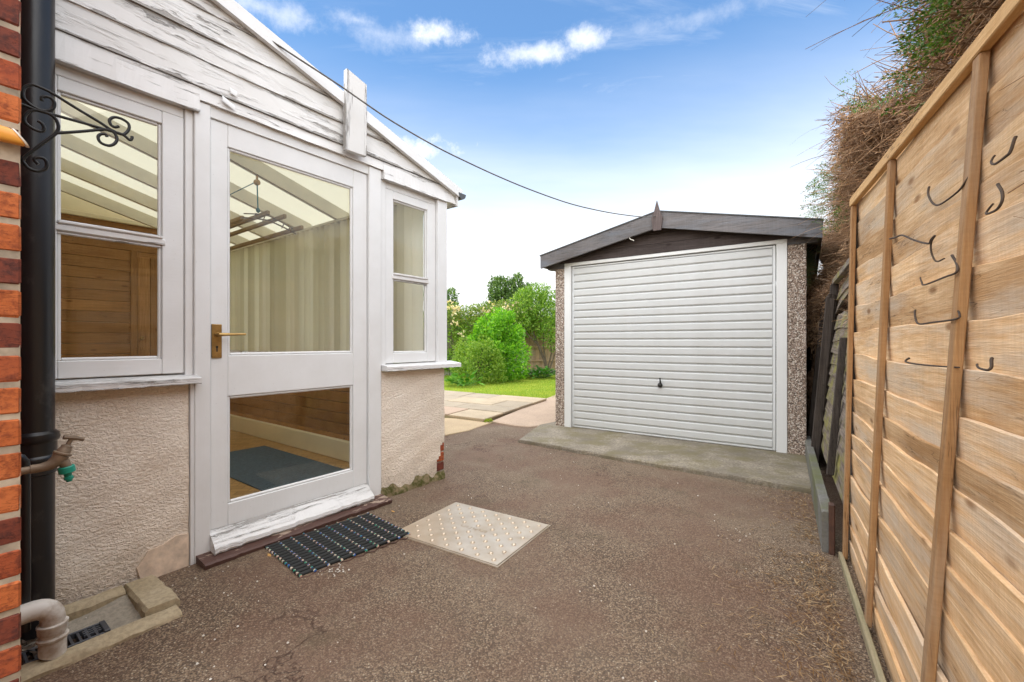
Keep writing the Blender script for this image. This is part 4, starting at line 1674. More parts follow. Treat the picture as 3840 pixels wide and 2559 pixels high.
pillar(0, .122)
pillar(2.357, GW)
MB().box(0, .1, .161, GL_, .0, 1.9).build('side_wall', PEBBLE, ga)
MB().box(GW - .1, GW, .161, GL_, .0, 1.9).build('side_wall', PEBBLE, ga)
MB().box(.1005, GW - .1005, GL_ - .1, GL_, 0, 2.1).build('rear_wall', PEBBLE, ga)
fr = MB()
fr.box(.1225, .208, -.004, .10, .030, 1.925, .003)
fr.box(2.272, 2.3565, -.004, .10, .030, 1.925, .003)
fr.box(.1225, 2.3565, -.003, .10, 1.9255, 1.962, .003)
fr.build('door_frame', GFRAME, ga)
gd_ = MB()
gd_.box(.214, 2.266, .032, .05, .040, 1.918, .002)
for (a0, a1, b0, b1) in ((.214, .238, .04, 1.918), (2.242, 2.266, .04, 1.918), (.2385, 2.2415, .040, .056), (.2385, 2.2415, 1.900, 1.918)):
    gd_.box(a0, a1, .018, .0315, b0, b1, .003)
gdo = gd_.build('garage_door', GDOOR, ga)
NR = 22
ph = (1.898 - .058) / NR
rib = None
for i in range(NR):
    z0 = .058 + i * ph
    if rib is None:
        v = []
        pr = [(.031, .004), (.020, .011), (.0165, .018), (.0165, ph - .014), (.020, ph - .006), (.031, ph - .001)]
        for (x0, x1) in ((.240, 2.240),):
            for (yy, zz) in pr:
                v.append((x0, yy, zz))
            for (yy, zz) in pr:
                ins = .004 if yy < .03 else 0
                v.append((x1, yy, zz))
        n = len(pr)
        f = [(q, q + n, q + n + 1, q + 1) for q in range(n - 1)] + [tuple(range(n)), tuple(range(2 * n - 1, n - 1, -1))]
        rib = MB().add(v, f).build('door_rib', GDOOR, gdo)
        o = rib
    else:
        o = link('door_rib', rib.data, gdo)
    o.location = (0, 0, z0)
hd = MB()
hd.lathe([(.024, 0), (.026, .006), (.024, .016), (.014, .022), (.012, .034), (.006, .036)], 16, (1.232, .016, .585), (0, -1, 0))
hd.tube([(1.236, .006, .60), (1.238, -.006, .625), (1.237, -.010, .645), (1.236, -.010, .66)], [.012, .008, .006, .0075], 8)
hd.build('door_handle', plain('dark_metal', (.05, .048, .045), .4, .3, metal=.7), gdo, True)


def gz(s):        # underside line of the roof verge
    return 2.352 - .2205 * abs(s - 1.245)


for nm, (z0, z1) in {'a': (1.963, 2.062), 'b': (2.065, 2.165), 'c': (2.168, 2.26)}.items():
    pts = []
    zl = lambda z: (gz(1.245) - .06 - z) / .2205
    h0, h1 = min(zl(z0), 1.2), max(min(zl(z1), 1.2), .02)
    MB().prism([(1.245 - h0, z0), (1.245 + h0, z0), (1.245 + h1, z1), (1.245 - h1, z1)], -.008, .03).build('gable_board', DARKWOOD_G, ga)
MB().prism([(0, 1.906), (GW, 1.906), (GW, 1.96), (1.245, 2.26), (0, 1.96)], .032, .1).build('gable_backing', DARKWOOD_G, ga)
for sg in (-1, 1):
    e_ = 1.245 + sg * 1.377 if sg < 0 else 1.245 + 1.367
    zt, zb = 2.062, 1.912
    q = [(1.245, 2.365), (1.245, 2.198), (e_, zb), (e_, zt)]
    MB().prism(q if sg < 0 else q[::-1], -.128, -.100).build('barge_board', DARKWOOD_X, ga)
    q = [(1.245, 2.372), (1.245, 2.36), (e_ + sg * .008, zt - .004), (e_ + sg * .008, zt + .008)]
    MB().prism(q if sg < 0 else q[::-1], -.135, GL_ + .05).build('roof_sheet', FELT, ga)
    s0 = e_
    MB().box(min(s0, s0 - sg * .03), max(s0, s0 - sg * .03), -.0995, GL_, 1.925, 2.02).build('eaves_board', DARKWOOD_X, ga)
fi = [(1.243, 2.466), (1.270, 2.365), (1.301, 2.285), (1.283, 2.165), (1.206, 2.165), (1.188, 2.285), (1.217, 2.365)]
MB().prism(fi[::-1], -.152, -.129).build('finial', DARKWOOD_Z, ga)
MB().tube([(.95, -.12, 2.135), (.965, -.125, 2.115), (.99, -.12, 2.105), (1.0, -.125, 2.095)], .004, 6).build('cable_stub', PALEP, ga, True)
MB().box(.12, 2.36, -.02, .05, .026, .034, .001).build('threshold', CONC_APRON, ga)
MB().box(-.10, .1215, .0, .10, 1.9055, 2.052).build('soffit', DARKWOOD_X, ga)
MB().box(2.3575, 2.58, .0, .10, 1.9055, 2.052).build('soffit', DARKWOOD_X, ga)
# small gutter bracket at left eave
MB().box(-.155, -.133, -.09, GL_, 1.935, 1.985, .004).build('gutter', GUTTERM, ga)

# ------------------------------------------------------------------ cable from the conservatory to the garage
A = np.array([-1.2796, 2.2365])
B = np.array([1.4948, 4.4669])
cp = [(-.020, 2.630), (-.001, 2.606), (.057, 2.543), (.109, 2.487), (.143, 2.445), (.196, 2.384), (.28, 2.314), (.356, 2.271), (.431, 2.237), (.514, 2.210), (.622, 2.191), (.713, 2.197), (.815, 2.221), (.931, 2.268), (1.0, 2.325)]
pts = smooth_path(cp, 5)
P3 = [((A + (B - A) * p[0])[0], (A + (B - A) * p[0])[1], p[2]) for p in pts]
tag(MB().tube(P3, .0045, 6).build('overhead_cable', CABLE, None, True), 'thin grey cable sagging from the conservatory gable to the garage apex', 'cable')

# ------------------------------------------------------------------ new fence panels
FO = np.array([1.575, 2.06])
FX = np.array([-.51008, -.86013])
FRZ = math.atan2(FX[1], FX[0])
ZB = [.015, .097, .173, .285, .417, .527, .608, .699, .771, .861, .968, 1.082, 1.193, 1.296, 1.372, 1.46, 1.574, 1.672]


def lean1(V):
    V = V.copy()
    V[:, 1] += V[:, 2] / 1.7 * (.033 + .06 * V[:, 0])
    return V


def lean2(V):
    V = V.copy()
    V[:, 1] += V[:, 2] / 1.7 * .14
    return V


def lap_board(x0, x1, z0, z1, seg=22, yf=.004, th=.010, amp=.005, top_proud=True, tilt=0.0, sag=0.0):
    """one waney-edged lap board; the proud edge is the top one (back of a panel) or the bottom one"""
    s1_, s2_ = rng.random(2) * 20
    v, f = [], []
    for i in range(seg + 1):
        k = i / seg
        x = x0 + (x1 - x0) * k
        wt = amp * (math.sin(5 * x + s1_) + .5 * math.sin(17 * x + s2_)) + rng.normal(0, amp * .12)
        wb_ = amp * .6 * math.sin(6 * x + s2_)
        bow = .003 * math.sin(4 * x + s1_)
        zz0, zz1 = z0 + wb_ + tilt * (k - .5), z1 + wt + tilt * (k - .5) - sag * math.sin(math.pi * k)
        if top_proud:
            v += [(x, yf + .013 + bow, zz0 - .03), (x, yf + .003 + bow, (zz0 + zz1) / 2), (x, yf + bow, zz1 - .002), (x, yf + .002 + bow, zz1), (x, yf + th + bow, zz1), (x, yf + .024 + bow, zz0 - .03)]
        else:
            v += [(x, yf + bow, zz0), (x, yf + .006 + bow, (zz0 + zz1) / 2), (x, yf + .014 + bow, zz1 + .02), (x, yf + .020 + bow, zz1 + .02), (x, yf + th + .004 + bow, zz0), (x, yf + th * .8 + bow, zz0)]
    for i in range(seg):
        for q in range(6):
            f.append((i * 6 + q, (i + 1) * 6 + q, (i + 1) * 6 + (q + 1) % 6, i * 6 + (q + 1) % 6))
    f += [tuple(range(6)), tuple(seg * 6 + q for q in range(5, -1, -1))]
    return MB().add(v, f)


def new_panel(label, origin, rz, warp):
    p = thing('fence_panel', label, 'fence panel', (origin[0], origin[1], 0), rz, 'new lap fence panels')
    for i in range(len(ZB) - 1):
        lap_board(.006, 1.824, ZB[i], ZB[i + 1], tilt=rng.normal(0, .006)).build('fence_board', FENCE_X, p, True, warp)
    for (x0, x1) in ((0, .034), (.567, .599), (1.199, 1.232), (1.796, 1.83)):
        MB().box(x0, x1, -.017, .001, .02, 1.664, .002).build('batten', FENCE_Z, p, False, warp)
    MB().box(-.002, 1.832, -.021, .001, 1.6645, 1.706, .003).build('top_rail', FENCE_R, p, False, warp)
    MB().box(0, 1.83, .026, .046, 1.65, 1.713, .003).build('back_rail', FENCE_R, p, False, warp)
    MB().box(-.01, 1.835, -.030, -.012, .0, .036, .003).build('ground_strip', STRIP_W, p)
    return p


fp = new_panel('new tan lap fence panel with three battens facing the drive', FO, FRZ, lean1)
o2 = FO + FX * 1.86
new_panel('new tan lap fence panel beside the camera, past the near edge of the picture', o2, FRZ, lean2)
# dead climber stems caught behind the battens
stems = {
    'a': [(.966, 1.455), (.981, 1.432), (1.032, 1.395), (1.081, 1.376), (1.141, 1.373), (1.199, 1.378), (1.223, 1.394), (1.229, 1.404)],
    'b': [(.665, 1.378), (.742, 1.367), (.826, 1.356), (.946, 1.317), (1.064, 1.284), (1.088, 1.29), (1.112, 1.294), (1.087, 1.283), (1.086, 1.26), (1.104, 1.236), (1.12, 1.229), (1.146, 1.231)],
    'd': [(1.155, 1.236), (1.199, 1.213), (1.224, 1.194), (1.217, 1.186), (1.162, 1.185), (1.02, 1.183), (.983, 1.194), (.949, 1.211)],
    'e': [(.922, 1.121), (.954, 1.097), (1.001, 1.08), (1.106, 1.08), (1.243, 1.082), (1.245, 1.093), (1.203, 1.111)],
    'g': [(1.349, 1.341), (1.385, 1.316), (1.40, 1.296), (1.389, 1.284), (1.35, 1.285), (1.33, 1.292), (1.34, 1.306)],
    'h': [(1.40, 1.412), (1.405, 1.385), (1.401, 1.378), (1.362, 1.378), (1.333, 1.391), (1.327, 1.405)],
    'i': [(.904, .985), (.913, .974), (1.065, .972), (1.249, .975)],
    'j': [(1.392, 1.0), (1.416, .984), (1.411, .978), (1.367, .98), (1.335, .986)],
}
slab = {'a': 'deep curved dead stem, topmost between the two nearer fence battens', 'b': 'long kinked dead stem crossing the middle fence batten',
        'd': 'hooked dead stem just below the long kinked one on the fence', 'e': 'flat U-shaped dead stem, lowest of the curved ones between battens',
        'g': 'C-shaped dead stem beside the nearest batten at the picture edge', 'h': 'short hooked dead stem, topmost right of the nearest batten',
        'i': 'straight dark dead stem lying along a board joint', 'j': 'tiny hooked dead stem low beside the nearest batten'}
fpz = Matrix.Translation((FO[0], FO[1], 0)) @ Matrix.Rotation(FRZ, 4, 'Z')
for kx, pts in stems.items():
    sp_ = smooth_path(pts, 6)
    n = len(sp_)
    dy = -.006 - .016 * np.sin(np.linspace(.3, 2.8, n))
    sp_[:, 1] = dy + sp_[:, 2] / 1.7 * (.033 + .06 * sp_[:, 0])
    if kx == 'b':
        sp_[:, 1] -= .010
    W3 = [tuple(fpz @ Vector(p)) for p in sp_]
    o = MB().tube(W3, np.linspace(.0029, .0019, n), 7).build('dead_stem', DEADSTEM, None, True)
    tag(o, slab[kx], 'dead stem', 'dead climber stems caught on the fence')

# ------------------------------------------------------------------ old fence: grey panel, gravel board, dark panel
OX = np.array([.529, .849])
OO = np.array([1.60, 2.12])
ORZ = math.atan2(OX[1], OX[0])
of = thing('old_fence_panel', 'weathered grey lap fence panel leaning back with a broken top board', 'fence panel', (OO[0], OO[1], 0), ORZ, 'old dark fence panels')


def leanold(V):
    V = V.copy()
    V[:, 1] -= np.maximum(V[:, 2] - .1, 0) / 1.4 * .125
    V[:, 1] *= 1
    return V


def flipy(fn):
    def g_(V):
        V = V.copy()
        V[:, 1] *= -1
        return fn(V)
    return g_


zo = [.20, .30, .40, .49, .585, .68, .775, .865, .955, 1.045, 1.13, 1.22]
for i in range(len(zo) - 1):
    lap_board(.02, 1.72, zo[i], zo[i + 1], 20, .004, .010, .009, False, tilt=rng.normal(0, .012)).build('old_board', OLD_X, of, True, flipy(leanold))
b_ = lap_board(.02, 1.70, 1.40, 1.47, 16, .0, .01, .008, False, tilt=-.06, sag=-.02).build('old_board', OLD_X, of, True, flipy(leanold))
b_['label'] = 'slipped board below the top rail'
b_ = lap_board(.9, 1.70, 1.31, 1.38, 12, .004, .01, .012, False, tilt=-.10).build('old_board', OLD_X, of, True, flipy(leanold))
MB().box(-.02, 1.78, -.005, .035, 1.50, 1.545, .003).build('top_rail', OLD_X, of, False, leanold)
MB().box(1.71, 1.76, -.01, .045, .12, 1.50, .004).build('batten', OLD_Z, of, False, leanold)
MB().box(.56, .60, .0, .036, .24, 1.06, .004).build('batten', OLD_Z, of, False, lambda V: leanold(V + np.stack([(V[:, 2] - .24) * .12, 0 * V[:, 2], 0 * V[:, 2]], 1)))
MB().box(-.05, -.01, -.10, -.03, -.02, 1.66, .004).build('fence_post', OLD_Z, of)
MB().box(-.05, -.005, .031, .055, -.01, .25, .004).build('post_stub', RUST, of)
gb = thing('gravel_board', 'grey concrete gravel board under the old leaning fence', 'gravel board', (1.545, 2.13, 0), ORZ)
v, f = [], []
n = 30
for i in range(n + 1):
    x = -.01 + 2.27 * i / n
    zt = .205 - .035 * i / n + rng.normal(0, .0015)
    v += [(x, .03, -.02), (x, .03, zt - .006), (x, .024, zt), (x, -.014, zt), (x, -.02, -.02)]
for i in range(n):
    for q in range(5):
        f.append((i * 5 + q, (i + 1) * 5 + q, (i + 1) * 5 + (q + 1) % 5, i * 5 + (q + 1) % 5))
f += [(0, 1, 2, 3, 4), tuple(n * 5 + q for q in (4, 3, 2, 1, 0))]
MB().add(v, f).build('concrete_board', CONC_GREY, gb)
od = thing('old_fence_panel', 'dark rotting fence panel in the gap beside the garage', 'fence panel', (2.49, 3.58, 0), ORZ, 'old dark fence panels')
for i in range(14):
    lap_board(.0, 1.75, .05 + i * .095, .15 + i * .095, 12, .004, .01, .008, False).build('old_board', OLD_Z, od, True, flipy(leanold))
MB().box(-.02, .03, -.01, .05, -.02, 1.40, .004).build('batten', OLD_Z, od, False, leanold)
MB().box(.5, .55, .0, .05, .05, 1.38, .004).build('batten', OLD_Z, od, False, leanold)
MB().box(-.02, 1.76, -.005, .035, 1.385, 1.425, .003).build('top_rail', OLD_Z, od, False, leanold)

# ------------------------------------------------------------------ conifer hedge behind the fence
hg = thing('conifer_hedge', 'tall half-dead conifer hedge spilling brown twigs over the fence top', 'hedge')
HB = np.array([.30, 0.0])            # base line: X = .30 + .6235 Y
hx = np.array([.529, .849])          # along
hn = np.array([-.849, .529])         # towards the drive


def hedge_pt(s, o, z):
    """s along the hedge (0 at Y=0), o outwards over the drive, z height"""
    s, o, z = np.broadcast_arrays(np.asarray(s, float), np.asarray(o, float), np.asarray(z, float))
    return np.stack([HB[0] + .13 + hx[0] * s + hn[0] * o, HB[1] + hx[1] * s + hn[1] * o, z], -1)


def face_o(s, z):
    """outward bulge of the hedge face"""
    b = .08 * np.sin(2.3 * s + .8) + .09 * np.sin(5.1 * s + 3 * z) + .06 * np.sin(9 * z + 7 * s)
    over = .13 * np.clip((z - 1.65) / .5, 0, 1) - .10 * np.clip((z - 2.35) / .6, 0, 1) ** 2
    return -.19 + b * .7 + over + .40 * np.clip((s - 4.15) / .7, 0, 1) * np.clip((1.85 - z) / .4, 0, 1)


def top_z(s):
    return 2.50 + .10 * np.sin(1.7 * s + 1) + .06 * np.sin(4.3 * s) - .03 * s


# lumpy solid core, added inside the hedge to block light
ns, nz = 60, 26
S = np.linspace(-1.2, 7.0, ns)
Zf = np.linspace(0, 1, nz)
SS, KK = np.meshgrid(S, Zf, indexing='ij')
ZZ = .1 + (top_z(SS) - .22) * KK
OO_ = face_o(SS, ZZ) - .05 + rng.normal(0, .02, SS.shape)
front = hedge_pt(SS, OO_, ZZ)
back = hedge_pt(SS, OO_ * 0 - 1.25, ZZ)
Vc = np.concatenate([front.reshape(-1, 3), back.reshape(-1, 3)])
Fc = []
for i in range(ns - 1):
    for j in range(nz - 1):
        a = i * nz + j
        Fc.append((a, a + nz, a + nz + 1, a + 1))
        b = a + ns * nz
        Fc.append((b, b + 1, b + nz + 1, b + nz))
    a = i * nz + nz - 1
    b = a + ns * nz
    Fc.append((a, a + nz, b + nz, b))
for i in (0, ns - 1):
    for j in range(nz - 1):
        a = i * nz + j
        b = a + ns * nz
        Fc.append((a, a + 1, b + 1, b))
fast_mesh('light_blocking_core', Vc, np.array(Fc), HEDGECORE, hg, True)
# twigs
n = 36000
s = rng.uniform(-.9, 6.0, n)
k = rng.random(n) ** .75
zt = 1.0 + (top_z(s) - 1.02) * k
o = face_o(s, zt) - .10 + .10 * rng.random(n)
P = hedge_pt(s, o, zt)
D = np.zeros((n, 3))
D[:, :2] = hn * (.35 + .6 * rng.random(n))[:, None] + hx * rng.normal(-.15, .75, n)[:, None]
D[:, 2] = rng.normal(.05, .55, n)
V, F = twig_mesh(P, D, rng.uniform(.07, .22, n), rng.uniform(.0012, .0034, n), rng.uniform(0, .35, n), rng.uniform(.3, 1.5, n), 5)
stuff(fast_mesh('dead_twigs', V, F, TWIG, hg))
# long whips standing out against the sky
n = 150
s = rng.uniform(-.6, 5.0, n)
zt = 1.75 + (top_z(s) - 1.75) * rng.random(n)
P = hedge_pt(s, face_o(s, zt) - .05, zt)
D = np.zeros((n, 3))
D[:, :2] = hn * .9 + hx * rng.normal(-.1, .4, n)[:, None]
D[:, 2] = rng.normal(.25, .3, n)
V, F = twig_mesh(P, D, rng.uniform(.22, .50, n), rng.uniform(.0016, .0030, n), rng.uniform(.05, .22, n), rng.uniform(.05, .25, n), 7)
stuff(fast_mesh('long_whips', V, F, TWIG, hg))
n = 170                                                   # cut and broken branches poking out
s = np.concatenate([rng.uniform(.7, 4.4, n)])
zt = 1.72 + (top_z(s) - 1.72) * rng.random(n)
P = hedge_pt(s, face_o(s, zt) - .10, zt)
D = np.zeros((n, 3))
D[:, :2] = hn * .9 + hx * rng.normal(0, .45, n)[:, None]
D[:, 2] = rng.normal(.12, .28, n)
V, F = twig_mesh(P, D, rng.uniform(.16, .40, n), rng.uniform(.0028, .0062, n), rng.uniform(0, .08, n), rng.uniform(.1, .45, n), 6)
stuff(fast_mesh('woody_branches', V, F, TWIG, hg))
# needle litter hanging over the old fence (rusty brown tufts)
n = 34000
s = np.where(rng.random(n) < .45, rng.uniform(2.2, 6.0, n), rng.uniform(-1, 6, n))
zt = np.where(s > 2.4, 1.0 + (top_z(s) - 1.0) * rng.random(n), 1.6 + (top_z(s) - 1.6) * rng.random(n))
P = hedge_pt(s, face_o(s, zt) - .06 + .13 * rng.random(n), zt)
D = unit(n) * .8
D[:, :2] += hn * .6
D[:, 2] -= .35
V, F = leaves(P, D, unit(n), rng.uniform(.018, .05, n), rng.uniform(.003, .0065, n))
stuff(fast_mesh('brown_needles', V, F, TWIG, hg))


def sprays(cs, n_leaf, spread, L, Wd):
    out = []
    for (s_, o_, z_, rad, cnt) in cs:
        for _ in range(cnt):
            base = hedge_pt(s_ + rng.normal(0, rad), o_ + rng.normal(0, rad * .35), z_ + rng.normal(0, rad * .8)).reshape(3)
            ax = np.array([hn[0] * .8 + rng.normal(0, .4), hn[1] * .8 + rng.normal(0, .4), rng.normal(-.05, .35)])
            ax /= np.linalg.norm(ax)
            side = np.cross(ax, unit(1)[0])
            side /= np.linalg.norm(side)
            nor = np.cross(ax, side)
            k = rng.random(n_leaf)
            sg = rng.choice([-1, 1], n_leaf)
            P = base + ax * (k * spread)[:, None] + side * (sg * (1 - k) * spread * .30 * rng.random(n_leaf))[:, None]
            D = ax * .8 + side * (sg * .8)[:, None] + .25 * unit(n_leaf)
            out.append((P, D, np.repeat(nor[None], n_leaf, 0) + .4 * unit(n_leaf)))
    P = np.concatenate([q[0] for q in out])
    D = np.concatenate([q[1] for q in out])
    N = np.concatenate([q[2] for q in out])
    return leaves(P, D, N, L * (.6 + .8 * rng.random(len(P))), Wd)


cl = [(1.38, -.02, 1.95, .08, 46), (1.58, -.02, 1.90, .06, 20), (1.22, -.02, 2.0, .08, 26), (1.12, -.02, 1.88, .06, 16),
      (2.7, .03, 2.38, .06, 8), (2.4, .0, 2.2, .05, 4), (3.9, .06, 2.22, .12, 34), (4.2, .10, 2.28, .12, 40), (4.4, .10, 2.05, .12, 22), (3.6, .03, 1.95, .10, 18), (4.7, .10, 2.15, .10, 12), (3.2, .0, 2.1, .10, 10), (.6, -.05, 2.1, .2, 30)]
V, F = sprays(cl, 40, .10, .011, .0042)
stuff(fast_mesh('green_sprays', V, F, HEDGEG, hg))

# ------------------------------------------------------------------ garden behind
def garden_panel(x0, y0, ang, label, mat):
    p = thing('garden_fence_panel', label, 'fence panel', (x0, y0, 0), ang, 'garden fence panels')
    bd = None
    for i in range(19):
        if bd is None:
            bd = MB().box(0, .098, 0, .018, .15, 1.88, .003).build('board', mat, p)
            o = bd
        else:
            o = link('board', bd.data, p)
        o.location = (.05 + i * .0925, .006 if i % 2 else 0, rng.normal(0, .006))
    for zr in (.42, .86, 1.36, 1.80):
        MB().box(.03, 1.82, -.045, -.001, zr, zr + .055, .004).build('rail', mat, p)
    MB().box(0, 1.85, -.02, .02, 0, .145, .004).build('gravel_board', CONC_POST, p)
    MB().box(-.06, .025, -.055, .05, -.05, 1.95, .008).build('concrete_post', CONC_POST, p)
    return p


ga_ = R(6)
labs = ['weathered grey garden fence panel behind the cream rose', 'grey garden fence panel hidden behind the big bright bush', 'brown garden fence panel between the bush and the small tree', 'garden fence panel behind the small tree beside the garage']
for i in range(4):
    x0 = -3.35 + i * 1.86 * math.cos(ga_)
    y0 = 13.6 + i * 1.86 * math.sin(ga_)
    garden_panel(x0, y0, ga_, labs[i], GARDEN_Z if i < 2 else GARDEN_B)


def branchy(mb, base, h, spread, nb, r0):
    base = np.array(base, float)
    mb.tube([base, base + [.03 * h, 0, h * .3], base + [.0, .03, h * .62]], [r0, r0 * .75, r0 * .5], 7)
    for i in range(nb):
        a = 2 * math.pi * i / nb + rng.random()
        z0 = h * (.12 + .45 * rng.random())
        d = np.array([math.cos(a) * spread, math.sin(a) * spread, h * (.35 + .35 * rng.random())])
        p = base + [0, 0, z0]
        mb.tube([p, p + d * .5 + [0, 0, .03], p + d], [r0 * .5, r0 * .33, r0 * .12], 5)


def bush(name, label, cat, lobes, n, L, Wd, mat, base, h, spread, group='garden shrubs', up=.3, r0=.03):
    t = thing(name, label, cat, (0, 0, 0), 0, group)
    V, F = lobes_leaves(lobes, n, L, Wd, up=up)
    stuff(fast_mesh('foliage', V, F, mat, t))
    mb = MB()
    branchy(mb, base, h, spread, 9, r0)
    mb.build('stems', BARK, t, True)
    return t


# large bright bush
bl_ = [(-.30, 11.5, .80, .55, .5, .75), (-.62, 11.7, 1.10, .40, .4, .55), (.05, 11.5, .60, .42, .45, .55), (-.35, 11.5, 1.42, .34, .35, .30), (.0, 11.6, 1.15, .30, .35, .38), (-.88, 11.8, .75, .4, .4, .6), (-.65, 11.6, 1.55, .22, .25, .24)]
for _ in range(34):
    a_, z_ = rng.uniform(0, 2 * math.pi), rng.uniform(.2, 1.75)
    w2 = .62 * math.sqrt(max(.05, 1 - (z_ / 2.0) ** 2))
    r_ = rng.uniform(.09, .19)
    bl_.append((-.35 + w2 * math.cos(a_) * 1.05, 11.5 + w2 * math.sin(a_) * .8, z_, r_, r_, r_ * rng.uniform(.8, 1.5)))
bush('leafy_bush', 'large bright green bush in front of the garden fence', 'bush', bl_, 16000, .075, .034, SHRUB, (-.35, 11.6, 0), 1.7, .5)
fl_ = [(-1.0, 10.9, .55, .42, .42, .42), (-.65, 10.9, .40, .42, .4, .38), (-.80, 10.9, .80, .28, .3, .24), (-1.25, 11.1, .45, .26, .3, .36)]
for _ in range(26):
    a_, z_ = rng.uniform(0, 2 * math.pi), rng.uniform(.1, 1.1)
    w2 = .55 * math.sqrt(max(.05, 1 - (z_ / 1.25) ** 2))
    r_ = rng.uniform(.07, .15)
    fl_.append((-.88 + w2 * math.cos(a_) * 1.1, 10.9 + w2 * math.sin(a_) * .8, z_, r_, r_, r_ * rng.uniform(.8, 1.7)))
bush('feathery_shrub', 'yellow-green feathery shrub growing left in front of the big bush', 'shrub', fl_, 11000, .048, .018, SHRUB_Y, (-.85, 10.95, 0), .9, .4)
bush('climbing_shrub', 'dark green climber covering the garden fence between the cream rose and the big bush', 'climber',
     [(-1.75, 13.0, .9, .5, .25, .7), (-1.25, 13.1, 1.2, .5, .25, .6), (-1.5, 13.0, .4, .6, .3, .4), (-.95, 13.2, .9, .4, .25, .7), (-.6, 13.3, 1.65, .45, .25, .3), (.25, 13.4, 1.5, .4, .25, .35), (-2.3, 13.0, .45, .4, .3, .45)],
     8000, .07, .036, SMALLTREE, (-1.4, 13.1, 0), 1.4, .5)
# small tree by the garage
tr = thing('small_tree', 'small loose-crowned tree standing beside the garage wall', 'tree', (0, 0, 0))
V, F = lobes_leaves([(.55, 13.3, 2.1, .55, .5, .55), (.95, 13.3, 1.8, .5, .5, .65), (.35, 13.2, 1.75, .35, .4, .35), (1.2, 13.4, 2.2, .5, .4, .45), (.75, 13.2, 2.55, .35, .3, .25), (1.25, 13.2, 1.35, .4, .4, .5), (.30, 13.2, 2.3, .25, .25, .3)],
                    9500, .070, .034, (.45, 1.12), up=.5)
stuff(fast_mesh('crown', V, F, SMALLTREE, tr))
mb = MB()
mb.tube([(1.1, 13.3, 0), (1.0, 13.3, .45), (.8, 13.28, .95), (.6, 13.25, 1.4), (.5, 13.25, 1.9)], [.05, .045, .035, .025, .012], 8)
for q in [[(1.08, 13.3, .2), (1.2, 13.3, .7), (1.15, 13.3, 1.4), (1.05, 13.3, 2.0)], [(1.05, 13.3, .3), (.95, 13.2, .9), (.95, 13.2, 1.6), (.8, 13.2, 2.2)], [(1.1, 13.3, .1), (1.35, 13.3, .8), (1.45, 13.3, 1.5)], [(.8, 13.28, .95), (.45, 13.2, 1.3), (.3, 13.2, 1.7)]]:
    mb.tube(q, np.linspace(.03, .008, len(q)), 6)
mb.build('trunk', BARK, tr, True)
# climbing rose over the fence
for (lab, lobes_, n, flowers) in [('rambling rose with cream blooms over the left end of the garden fence', [(-1.9, 13.1, 1.85, .55, .3, .30), (-1.4, 13.2, 1.75, .5, .3, .35), (-2.3, 13.2, 1.6, .4, .3, .4), (-1.5, 13.1, 1.2, .25, .2, .5)], 4200, [(-1.75, 12.85, 2.02, .17, 22), (-1.95, 12.8, 2.0, .12, 10), (-1.7, 12.8, 1.60, .06, 5), (-1.42, 12.8, 1.28, .07, 5), (-2.1, 12.8, 1.75, .05, 3)]),
                                  ('pink and cream rambling rose on the fence above the big bush', [(-.9, 13.4, 1.95, .5, .3, .26), (-.2, 13.5, 2.0, .55, .3, .30), (.4, 13.5, 1.95, .5, .3, .28)], 4200, [(-.65, 13.1, 2.0, .16, 14), (0.0, 13.1, 2.1, .14, 12), (.35, 13.1, 1.95, .2, 10), (-.2, 13.1, 1.9, .2, 10)])]:
    t = thing('climbing_rose', lab, 'climbing rose', (0, 0, 0), 0, 'roses on the garden fence')
    V, F = lobes_leaves(lobes_, n, .06, .034, (.3, 1.15))
    stuff(fast_mesh('foliage', V, F, ROSELEAF, t))
    Ps = []
    for (x, y, z, rad, c) in flowers:
        q = np.array([x, y, z]) + rng.normal(0, 1, (c, 3)) * np.array([rad, rad * .4, rad * .6])
        for b in q:
            Ps.append(b + rng.normal(0, .012, (9, 3)))
    Ps = np.concatenate(Ps)
    V, F = leaves(Ps, unit(len(Ps)), unit(len(Ps)), .045, .045)
    stuff(fast_mesh('blooms', V, F, ROSEPETAL, t))
    mb = MB()
    l0 = lobes_[0]
    for k in range(5):
        lx = lobes_[k % len(lobes_)]
        mb.tube([(l0[0] + .1 * k, 13.2, 0), (l0[0] + .12 * k + .1, 13.25, .8), (lx[0], lx[1], lx[2])], [.014, .011, .006], 5)
    mb.build('stems', BARK, t, True)


def rosette(name, label, cat, cx, cy, r, h, n, L, Wd, mat):
    t = thing(name, label, cat, (cx, cy, 0), 0, 'broad-leaved border plants')
    a = rng.uniform(0, 2 * math.pi, n)
    rr = r * rng.random(n) ** .5
    P = np.stack([rr * .75 * np.cos(a), rr * .6 * np.sin(a), h * (.25 + .6 * rng.random(n)) * (1 - .5 * rr / r)], 1)
    D = np.stack([np.cos(a), np.sin(a), rng.uniform(-.2, .9, n)], 1)
    N = np.stack([np.cos(a) * -.4, np.sin(a) * -.4, np.ones(n)], 1) + .3 * unit(n)
    V, F = leaves(P, D, N, rng.uniform(.7, 1.2, n) * L, rng.uniform(.8, 1.2, n) * Wd)
    stuff(fast_mesh('foliage', V, F, mat, t))
    mb = MB()
    for i in range(0, n, 3):
        mb.tube([(P[i, 0] * .2, P[i, 1] * .2, 0), (P[i, 0] * .7, P[i, 1] * .7, P[i, 2] * .6), tuple(P[i])], .005, 4)
    mb.build('stalks', mat, t)
    return t


